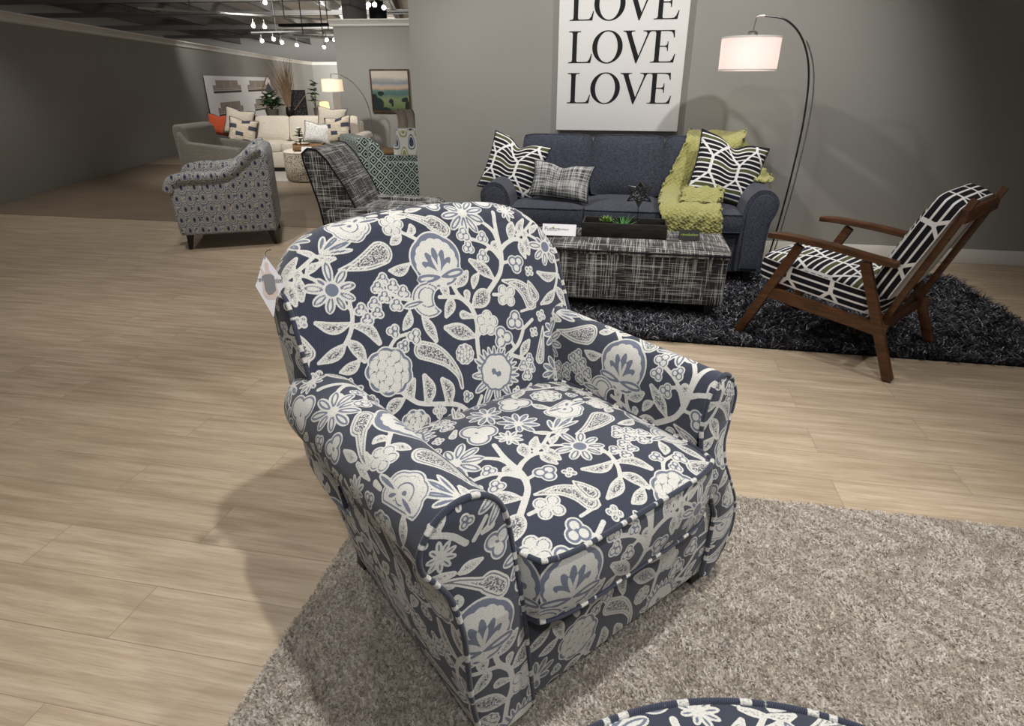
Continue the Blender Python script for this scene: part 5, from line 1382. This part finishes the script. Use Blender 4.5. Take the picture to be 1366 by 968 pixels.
mb = MB(); mb.box(-.315, .315, -.75, -.02, .13, .325); o = mb.build('seat_base', M['damask'], pc, bevel=.01); boxuv(o)
for x in (-.33, .33):
    for y in (-.70, -.07):
        q = .03 if y > -.3 else -.02; mb = MB(); mb.hexa([(x - .014, y - .014 + q, 0), (x + .014, y - .014 + q, 0), (x + .014, y + .014 + q, 0), (x - .014, y + .014 + q, 0)], [(x - .028, y - .028, .14), (x + .028, y - .028, .14), (x + .028, y + .028, .14), (x - .028, y + .028, .14)])
        mb.build('leg', M['dark_wood'], pc, bevel=.003)
# pale grey chair behind it
club('club_armchair', 'pale grey armchair behind the damask armchair at the left edge', (-3.34, 7.45), math.radians(86), .74,
     [(-.38, .12), (-.38, .62), (.2, .68), (.3, .8), (.36, .12)], [(.14, .3), (.22, .82), (.27, .86), (.36, .86), (.38, .8), (.34, .12), (.14, .12)], M['greyfab'])

# leaf print chair behind the teal one
m = NT('leaf_print_fabric', .88, .2); u, v_, _ = m.xyz(m.uv())
dA = ell(m, u, v_, .17, .24, 0, .2, .045, .075); dB = ell(m, u, v_, .17, .24, .5, .7, .042, .085)
def ringm(d, a, b): return m.math('MULTIPLY', m.step(d, a, .03), m.math('SUBTRACT', 1.0, m.step(d, b, .03)))
c = m.mix(m.math('ADD', m.math('SUBTRACT', 1.0, m.step(dA, .45, .05)), ringm(dA, .72, .95), clamp=True), (.68, .68, .64), (.36, .34, .10))
c = m.mix(m.math('ADD', m.math('SUBTRACT', 1.0, m.step(dB, .6, .05)), ringm(dB, .8, .95), clamp=True), c, (.06, .09, .14))
m.base(c); M['leafprint'] = m.m
lf = club('club_armchair', 'white armchair with olive and blue leaf print beyond the teal armchair', (-.93, 7.15), math.radians(12), .74,
     [(-.36, .12), (-.36, .50), (.18, .52), (.24, .64), (.34, .64), (.34, .12)], [(.14, .3), (.20, .79), (.24, .81), (.34, .81), (.36, .79), (.33, .12), (.14, .12)], M['leafprint'], leg='pale_wood', t=.07, bev=.012)
# navy sofa further back with a beige throw at its end, and slatted crate table
nv = club('loveseat', 'navy loveseat behind the leaf print armchair by the partition', (-.78, 8.75), math.radians(0), 1.3,
     [(-.40, .12), (-.40, .60), (.2, .62), (.3, .70), (.38, .12)], [(.14, .3), (.22, .80), (.27, .84), (.38, .84), (.4, .8), (.36, .12), (.14, .12)], M['sofa'], t=.16)
nv['category'] = 'sofa'
V = []
for j in range(24):
    q = j / 23; a = q * PI
    for i in range(14):
        V.append((-1.50 + i * .016 + .03 * math.sin(q * 5), 8.75 - .46 + .42 * q + .03 * math.sin(i), .50 + .43 * math.sin(a * .62) + .01 * math.sin(i * 1.7)))
o = mesh('throw_blanket', V, gridfaces(24, 14), M['cream2']); md = o.modifiers.new('t', 'SOLIDIFY'); md.thickness = .03; tag(o, 'beige throw draped over the left arm of the far navy loveseat', 'blanket')
ct = thing('side_table', 'small dark slatted side table behind the teal armchair', 'table', (-1.50, 7.75, 0), .1)
mb = MB(); mb.box(-.26, .26, -.22, .22, .52, .55); mb.build('tabletop', M['pale_wood'], ct, bevel=.004)
for z in (.12, .24, .36, .46): mb = MB(); mb.box(-.25, .25, -.215, -.20, z, z + .05); mb.box(-.25, .25, .20, .215, z, z + .05); mb.build('slat', M['dark_wood'], ct)
for x in (-.24, .24):
    for y in (-.2, .2): mb = MB(); mb.box(x - .018, x + .018, y - .018, y + .018, 0, .52); mb.build('leg', M['dark_wood'], ct)

# ------------------------------------------------------------------ far room
# framed landscape on the partition
pa = math.atan2(11.05 - 11.5, 2.2 + 2.965)
def onpart(x, z, off): return (x, 11.5 + (x + 2.965) * math.tan(pa) - off, z)
pic = thing('framed_painting', 'framed green landscape painting hanging on the grey partition', 'painting', onpart(-2.07, .815, .02), pa)
mb = MB(); w_, h_, f_ = .335, .67, .018
for b in ((-w_, w_, -.03, .015, 0, f_), (-w_, w_, -.03, .015, h_ - f_, h_), (-w_, -w_ + f_, -.03, .015, f_, h_ - f_), (w_ - f_, w_, -.03, .015, f_, h_ - f_)): mb.box(*b)
mb.build('frame', M['walnut'], pic)
m = NT('painted_landscape', .7, .2); x, y, z = m.xyz(m.obj()); wob = m.math('ADD', z, m.math('MULTIPLY', m.math('SUBTRACT', m.noise(m.obj(), 5, 3), .5), .09))
c = m.ramp(m.math('DIVIDE', wob, .67), [(0, (.03, .05, .035)), (.12, (.11, .14, .06)), (.3, (.16, .19, .09)), (.42, (.06, .12, .11)), (.50, (.09, .15, .14)), (.57, (.42, .30, .20)), (.63, (.33, .30, .27)), (.68, (.18, .20, .22)), (.76, (.3, .29, .27)), (.82, (.47, .43, .37)), (1, (.50, .45, .38))])
def blob(cx, cz, rx, rz):
    a = m.math('DIVIDE', m.math('SUBTRACT', x, cx), rx); b = m.math('DIVIDE', m.math('SUBTRACT', wob, cz), rz)
    return m.math('SUBTRACT', 1.0, m.step(m.math('ADD', m.math('MULTIPLY', a, a), m.math('MULTIPLY', b, b)), 1, .25))
bl = None
for q in [(-.24, .12, .11, .12), (-.29, .22, .06, .07), (-.17, .30, .055, .035), (.0, .17, .04, .04), (.02, .13, .02, .05), (.24, .19, .06, .04), (.29, .08, .05, .10), (-.1, .03, .09, .04)]:
    b = blob(*q); bl = b if bl is None else m.math('MAXIMUM', bl, b)
m.base(m.mix(bl, c, (.012, .022, .022))); M['landscape'] = m.m
mb = MB(); mb.box(-w_ + f_, w_ - f_, -.012, .0, f_, h_ - f_); mb.build('canvas', M['landscape'], pic)

# cream sofa with pillows
cs = thing('sofa', 'long cream linen sofa with bolster back cushions in the far room', 'sofa', (-3.30, 10.35, 0), 0)
mb = MB(); mb.box(-.98, .86, -.40, .45, .07, .30); mb.build('base', M['cream'], cs, bevel=.02)
mb = MB(); mb.box(-.98, .86, .25, .45, .3, .70); mb.build('back_frame', M['cream'], cs, bevel=.03)
for sx, x in ((-1, -1.0), (1, .82)):
    mb = MB(); P = curve_pts([(x, .1), (x, .45), (x + .01, .53), (x + .07, .56), (x + .15, .54), (x + .18, .47), (x + .16, .40), (x + .16, .1)], 24)
    mb.prism([(a, b) for a, b in P], -.42, .42); mb.build('arm', M['cream'], cs, bevel=.01)
for k in range(3):
    cx = -.54 + k * .55
    V, F, uv, b_ = pad(.272, .33, .30, .415, .03, n=16, k=.03); mesh('seat_cushion', V + np.array([cx, -.06, 0]), F, M['cream'], cs, True)
    V, F, uv, b_ = pad(.27, .19, -.09, .06, .05, n=16, k=.06); a = math.radians(72)
    mesh('back_cushion', [(p[0] + cx, .17 - p[2] * math.sin(a) + p[1] * math.cos(a), .60 + p[1] * math.sin(a) + p[2] * math.cos(a)) for p in V], F, M['cream'], cs, True)
mb = MB(); mb.box(-.96, .84, -.38, .43, .0, .07); mb.build('plinth', M['dark_wood'], cs)
# cushion-topped side run of the sectional at its right
def far_pillow(label, mat, x, y, z, w, h, tilt, roll, yaw):
    r = thing('throw_pillow', label, 'pillow', (x, y, z), 0, 'throw pillows on the far cream sofa'); r.rotation_euler = (tilt, roll, yaw); pillow('cover', w, h, .14, M[mat], r, 16, chop=.02); return r
far_pillow('white dotted pillow at the right end of the far cream sofa', 'dotted', -2.97, 9.96, .575, .42, .32, -.35, .15, .1)
far_pillow('beige block print pillow nearest the right arm of the far cream sofa', 'block', -2.66, 9.98, .62, .44, .40, -.3, -.12, -.2)
far_pillow('plain beige pillow standing tallest behind the block print pillow at the right', 'cream2', -2.80, 10.20, .74, .46, .40, -.25, .1, 0)
far_pillow('beige block print pillow at the left end of the far cream sofa', 'block', -4.12, 9.98, .60, .42, .38, -.3, .2, .2)
far_pillow('cream pillow leaning in the left corner of the far cream sofa', 'cream2', -4.24, 10.20, .72, .44, .40, -.25, .2, .1)
rd = far_pillow('rust red pillow at the far left edge of the cream sofa', 'red', -4.38, 10.22, .72, .36, .32, -.3, .1, .0) if 'red' in M else None

# speckled round ottoman with tray
oo = thing('ottoman', 'round speckled drum ottoman in front of the far cream sofa', 'ottoman', (-2.87, 9.15, .012), 0)
mb = MB(); mb.lathe([(.34, 0), (.365, .03), (.372, .2), (.365, .37)], 36); mb.build('side', M['speckle'], oo, smooth=True)
mb = MB(); mb.lathe([(.365, .37), (.368, .385), (.34, .405), (.2, .415), (.02, .417)], 36); mb.build('top', M['cream'], oo, smooth=True)
ty = thing('wooden_tray', 'pale wooden tray standing on the speckled round ottoman', 'tray', (-2.81, 8.95, .43), .06)
mb = MB(); mb.box(-.20, .20, -.12, .12, 0, .012); mb.build('tray_floor', M['pale_wood'], ty)
for b in ((-.2, .2, -.12, -.108, 0, .07), (-.2, .2, .108, .12, 0, .07), (-.2, -.188, -.108, .108, 0, .09), (.188, .2, -.108, .108, 0, .09)): mb = MB(); mb.box(*b); mb.build('tray_side', M['pale_wood'], ty, bevel=.002)
mb = MB(); mb.hexa([(-.07, -.002, 0), (.07, -.002, 0), (.07, .002, 0), (-.07, .002, 0)], [(-.07, .03, .06), (.07, .03, .06), (.07, .033, .06), (-.07, .033, .06)])
o = mb.build('sign_card', M['card_white']); o.location = (-2.80, 8.76, .425); tag(o, 'small white card leaning in front of the pale wooden tray', 'sign')
m = NT('dark_green_leaves', .55, .4); m.base(m.mix(m.noise(m.obj(), 8, 3), (.012, .04, .012), (.06, .14, .045))); M['leaf'] = m.m
M['petal'] = simple('white_petals', (.75, .74, .7), .6, .3, noise=.05); M['pot'] = simple('grey_brown_planter', (.12, .10, .085), .7, .3, noise=.2); M['red'] = tweed('rust_linen', (.30, .05, .02), (.45, .08, .03), 150, .1)
far_pillow('rust red pillow at the far left edge of the cream sofa', 'red', -4.58, 10.22, .68, .36, .32, -.3, .1, .0)
def bush(name, label, cat, x, y, z, r, h, n, mat, L, w, seed, flowers=0, pot=None):
    R_ = random.Random(seed); t = thing(name, label, cat, (x, y, z), 0); base = 0
    if pot:
        mb = MB(); mb.lathe([(pot[0] * .8, 0), (pot[0], pot[1]), (pot[0] * .9, pot[1]), (pot[0] * .88, pot[1] - .02), (.001, pot[1] - .02)], 20); mb.build('pot', M['pot'], t, smooth=True); base = pot[1] - .02
    st = MB(); lf_ = MB(); fl_ = MB()
    for i in range(n):
        a = R_.uniform(0, 6.28); q = R_.random() ** .6; zz = base + h * R_.uniform(.25, 1); rr = r * q * math.sin(PI * min(1, .25 + .7 * (zz - base) / h))
        p = (rr * math.cos(a), rr * math.sin(a), zz)
        if i % 3 == 0: st.tube([(0, 0, base - .02), (p[0] * .4, p[1] * .4, base + (zz - base) * .55), p], .004, 5)
        for k in range(3): leaf_mesh(lf_, p, (math.cos(a + k * 2.1), math.sin(a + k * 2.1), R_.uniform(-.1, .8)), L * R_.uniform(.7, 1.2), w, .3)
        if flowers and i % flowers == 0: fl_.lathe([(.004, 0), (.03, .01), (.035, .025), (.01, .035)], 8, (p[0], p[1], p[2] + .02))
    st.build('stems', M['leaf'], t, smooth=True); o = lf_.build('foliage', mat, t, smooth=True); o['kind'] = 'stuff'
    if flowers: o = fl_.build('blossoms', M['petal'], t, smooth=True); o['kind'] = 'stuff'
    return t
bush('flowering_plant', 'small green plant with white blossoms inside the pale wooden tray', 'plant', -2.93, 8.96, .4425, .07, .2, 14, M['leaf'], .06, .012, 3, 4, (.03, .05))
# console with plants behind the cream sofa
co = thing('console_table', 'dark wooden console table behind the far cream sofa', 'table', (-3.75, 12.05, 0), 0)
mb = MB(); mb.box(-1.05, .95, -.2, .2, .68, .72); mb.build('tabletop', M['dark_wood'], co, bevel=.004)
for x in (-1.0, .9):
    for y in (-.16, .16): mb = MB(); mb.box(x - .025, x + .025, y - .025, y + .025, 0, .68); mb.build('leg', M['dark_wood'], co)
bush('potted_plant', 'bushy dark green potted plant left of the tall dried grass', 'plant', -4.36, 12.0, .72, .17, .30, 46, M['leaf'], .12, .028, 5, 7, (.12, .12))
bush('potted_plant', 'slim tall green plant between the dark panel and the amber table lamp', 'plant', -3.60, 12.16, .72, .07, .46, 16, M['leaf'], .10, .03, 9, 0, (.05, .14))
gr = thing('dried_grass', 'tall spray of tan dried grass standing in a dark vase', 'dried grass', (-4.04, 12.0, .72))
mb = MB(); mb.lathe([(.05, 0), (.07, .05), (.06, .14), (.05, .16), (.04, .155), (.001, .15)], 20); mb.build('vase', M['dark_wood'], gr, smooth=True)
M['straw'] = simple('dry_straw', (.30, .20, .12), .8, .2, noise=.3, scale=20)
mb = MB(); R_ = random.Random(12)
for i in range(120):
    a = R_.uniform(0, 6.28); sp = R_.uniform(.02, .30) * (1.2 if math.cos(a) < 0 else .6); H_ = R_.uniform(.35, .86)
    mb.tube([(.02 * math.cos(a), .02 * math.sin(a), .1), (sp * .45 * math.cos(a), sp * .3 * math.sin(a), .1 + H_ * .6), (sp * math.cos(a), sp * .5 * math.sin(a), .1 + H_)], [.004, .004, .0015], 4)
o = mb.build('stalks', M['straw'], gr); o['kind'] = 'stuff'
m = NT('dark_mottled_panel', .7, .3); v = m.n('ShaderNodeTexVoronoi'); v.inputs['Scale'].default_value = 45; m.l(m.obj(), v.inputs['Vector']); m.base(m.mix(m.step(v.outputs['Distance'], .35, .1), (.11, .10, .10), (.015, .014, .015))); M['mottled'] = m.m
pn = thing('decorative_panel', 'dark mottled rectangular panel leaning on the far console', 'wall art', (-3.92, 12.10, .722), 0)
mb = MB(); mb.box(-.16, .16, -.015, .015, 0, .42); mb.build('panel', M['mottled'], pn)
mb = MB()
for b in ((-.17, -.155, -.02, .02, 0, .43), (.155, .17, -.02, .02, 0, .43), (-.17, .17, -.02, .02, .42, .435)): mb.box(*b)
mb.build('frame', M['dark_wood'], pn); mb = MB(); mb.tube([(-.05, -.03, .10), (.19, -.03, .36)], .008, 6); mb.build('bamboo_stick', M['straw'], pn)
tl_ = thing('table_lamp', 'small table lamp with glowing amber shade on the far console', 'table lamp', (-3.43, 12.12, .722), 0)
mb = MB(); mb.lathe([(.06, 0), (.05, .02), (.03, .04), (.05, .08), (.02, .11), (.008, .13)], 20); mb.build('base', M['dark_wood'], tl_, smooth=True)
drum_shade(tl_, .085, .075, .12, M['shade_amber'], (0, 0, .12))
# diamond mirror and posters on the left wall
wl0 = np.array([-4.6, -3.0]); wdir = dv
def onleft(px_y, z, off=.02):
    t = (px_y + 3.0) / dv[1]; p = wl0 + dv * t; nrm = np.array([dv[1], -dv[0]]); p = p + nrm * off; return (p[0], p[1], z)
dm = thing('diamond_mirror', 'diamond shaped dark framed wall ornament behind the green potted plant', 'wall decoration', (-4.50, 12.6, 1.12), 0)
mb = MB(); Q = [(0, .27), (.14, 0), (0, -.27), (-.14, 0)]
for a, b in zip(Q, Q[1:] + Q[:1]): mb.tube([(a[0], 0, a[1]), (b[0], 0, b[1])], .010, 6)
mb.build('frame', M['pale_wood'], dm, smooth=True)
mb = MB(); mb.prism([(x * .55, z * .55) for x, z in Q], -.004, .004); mb.build('mirror', M['silver'], dm)
mb = MB(); mb.tube([(.0, 0, -.26), (.0, 0, -.40)], .01, 8); mb.tube([(-.06, 0, -.395), (.06, 0, -.395)], .012, 8); mb.build('stand', M['dark_wood'], dm)
dm.location = (-4.47, 12.32, 1.137)
po = thing('sofa_poster', 'white wall poster picturing two beige sofas on the far left wall', 'poster', onleft(18.0, 0.35, .03), WL + PI)
po.rotation_euler = (0, 0, WL)
wP = 2.3
mb = MB(); mb.box(-3.2, 2.9, -.02, 0, .0, 1.07); mb.build('board', M['card_white'], po)
M['print_beige'] = simple('printed_beige', (.34, .29, .25), .8, .2, noise=.1); M['print_dark'] = simple('printed_dark', (.08, .06, .05), .8, .2, noise=.1)
def sofa_print(cx, cz, w, h, nb):
    g_ = MB()
    for k in range(nb): x0 = cx - w * .4 + k * w * .8 / nb; g_.prism([(x0 + .01, cz + h * .35), (x0 + w * .8 / nb - .01, cz + h * .35), (x0 + w * .8 / nb - .01, cz + h), (x0 + .01, cz + h)], -.0205, -.0215)
    g_.prism([(cx - w * .5, cz + .06), (cx - w * .4, cz + .06), (cx - w * .4, cz + h * .62), (cx - w * .5, cz + h * .62)], -.0205, -.0215)
    g_.prism([(cx + w * .4, cz + .06), (cx + w * .5, cz + .06), (cx + w * .5, cz + h * .62), (cx + w * .4, cz + h * .62)], -.0205, -.0215)
    g_.prism([(cx - w * .4, cz + .06), (cx + w * .4, cz + .06), (cx + w * .4, cz + h * .33), (cx - w * .4, cz + h * .33)], -.0205, -.0215)
    g_.build('printed_sofa', M['print_beige'], po)
    g_ = MB(); g_.prism([(cx - w * .5, cz), (cx + w * .5, cz), (cx + w * .5, cz + .05), (cx - w * .5, cz + .05)], -.0205, -.0215); g_.build('printed_shadow', M['print_dark'], po)
POS = po
sofa_print(1.35, .70, 2.3, .28, 3); sofa_print(-.55 + .9, .15, 0.0001, .0001, 1) if False else None
sofa_print(1.65, .20, 2.1, .30, 2)
sofa_print(-1.6, .70, 2.3, .28, 3); sofa_print(-1.6, .2, 2.1, .30, 2)
# far arc lamp in front of the partition
fa = thing('arc_lamp', 'far arc floor lamp with glowing white shade in front of the partition', 'floor lamp', (-2.80, 10.45, 0), 0)
drum_shade(fa, .163, .158, .19, M['shade_far'], (0, 0, 1.145))
mb = MB(); mb.tube(curve_pts([(0, 0, 1.32), (0, 0, 1.395), (.1, .05, 1.39), (.25, .20, 1.30), (.40, .40, 1.05), (.45, .55, .7), (.46, .58, .05)], 36), .007, 8); mb.build('arc_pole', M['silver'], fa, smooth=True)
mb = MB(); mb.lathe([(.14, 0), (.14, .02), (.02, .025), (.01, .05)], 28, (.46, .58, 0)); mb.build('base', M['silver'], fa, smooth=True)
wb = thing('wall_board', 'narrow white board on the far wall just behind the far lamp shade', 'wall art', (-3.34, 12.7, .72), 0)
mb = MB(); mb.box(-.075, .075, -.01, .01, .0, .5); mb.build('board', M['white_paint'], wb); mb = MB(); mb.box(-.085, .085, -.015, .015, -.012, .0); mb.build('ledge', M['dark_wood'], wb)

# ------------------------------------------------------------------ lights: ceiling spots, added uplights for the far ceiling, and the lamps' bulbs
def spot(loc, target, power, size=.06, cone=80, blend=.5, col=(1, .975, .94)):
    l = bpy.data.lights.new('spot_or_uplight', 'SPOT'); l.energy = power; l.shadow_soft_size = size; l.spot_size = math.radians(cone); l.spot_blend = blend; l.color = col
    o = bpy.data.objects.new('spot_or_uplight', l); COL.objects.link(o); o.location = loc
    o.rotation_euler = (Vector(target) - Vector(loc)).to_track_quat('-Z', 'Y').to_euler(); return o
def bulb(loc, power, col=(1, .85, .7), r=.03):
    l = bpy.data.lights.new('lamp_bulb', 'POINT'); l.energy = power; l.shadow_soft_size = r; l.color = col
    o = bpy.data.objects.new('lamp_bulb', l); COL.objects.link(o); o.location = loc
WARM = (1, .955, .90)
spot((.50, .78, 3.1), (-.05, 1.25, .3), 195, .045, 85, .6)
spot((.75, 3.75, 3.1), (-.1, 1.35, .3), 90, .06, 70, .6)          # behind the chair, from the right
spot((2.3, .35, 3.1), (.25, 1.3, .4), 110, .06, 50, .5)            # from the right front
spot((.1, -1.0, 3.1), (.0, 1.6, .5), 85, .1, 80, .8)              # from behind the camera
spot((-1.6, 2.9, 3.1), (.9, 1.5, .0), 90, .07, 80, .7)             # from the left rear
spot(W(1.4, 3.3, 3.1), W(.3, 4.95, .6), 150, .05, 85, .7)
spot(W(-1.5, 3.5, 3.1), W(-.4, 5.0, .6), 155, .05, 85, .7)
spot(W(0, 2.9, 3.1), W(.1, 4.0, .3), 60, .06, 90, .8)
spot(W(1.9, 2.1, 3.1), W(1.2, 2.8, 0), 90, .06, 90, .8)
spot((-2.2, 3.6, 3.1), (-2.6, 4.9, .2), 140, .06, 90, .7)
spot((-2.5, 1.8, 3.1), (-2.0, 2.4, 0), 60, .06, 90, .9)
spot((-2.0, 5.2, 3.1), (-1.2, 6.2, .4), 110, .06, 90, .7)
spot((-1.6, 8.6, 3.1), (-2.1, 11.4, .9), 150, .06, 80, .8)
spot((-3.6, 8.2, 3.1), (-3.3, 10.2, .4), 330, .08, 90, .7)
spot((-4.6, 7.2, 3.1), (-4.2, 7.4, 0), 90, .08, 110, .9)
spot((-5.2, 13.2, 2.9), (-7.4, 18.5, 1.0), 90, .1, 110, .8)
spot((-4.2, 16.5, 2.9), (-7.0, 25, 1.2), 220, .1, 100, .8)
spot((-4.5, 20, 2.9), (-5.5, 27.5, 1.2), 1000, .1, 110, .8)
spot((-4.0, 23.0, 1.9), (-6.0, 34, 2.8), 2600, .5, 95, 1.0)  # added uplight that brightens the far bulkhead, no fixture modelled
spot((-3.2, 14.5, 1.2), (-5.0, 21, 3.3), 480, .5, 110, 1.0)  # unseen low uplight, added to lighten the ceiling deck and beams
bulb(W(.672, 4.70, 1.43), 1.4)
bulb((-2.80, 10.45, 1.23), 1.0); bulb((-3.43, 12.12, .90), 3, (1, .7, .4))
w = bpy.data.worlds.new('showroom_air'); bpy.context.scene.world = w; w.use_nodes = True
bg = w.node_tree.nodes['Background']; bg.inputs[0].default_value = (.95, .97, 1, 1); bg.inputs[1].default_value = .27
EXPO = 0.18

# ------------------------------------------------------------------ camera
cam = bpy.data.objects.new('camera', bpy.data.cameras.new('camera')); COL.objects.link(cam)
cam.location = (0, 0, 1.28); cam.rotation_euler = (math.radians(90 - 24.650187), 0, 0)
cam.data.sensor_fit = 'HORIZONTAL'; cam.data.sensor_width = 36; cam.data.lens = 815 / 1366 * 36
cam.data.clip_start = .05; cam.data.clip_end = 200
sc = bpy.context.scene; sc.camera = cam
sc.view_settings.view_transform = 'Standard'; sc.view_settings.look = 'None'
sc.view_settings.gamma = 1; sc.view_settings.use_curve_mapping = False
sc.view_settings.exposure = EXPO
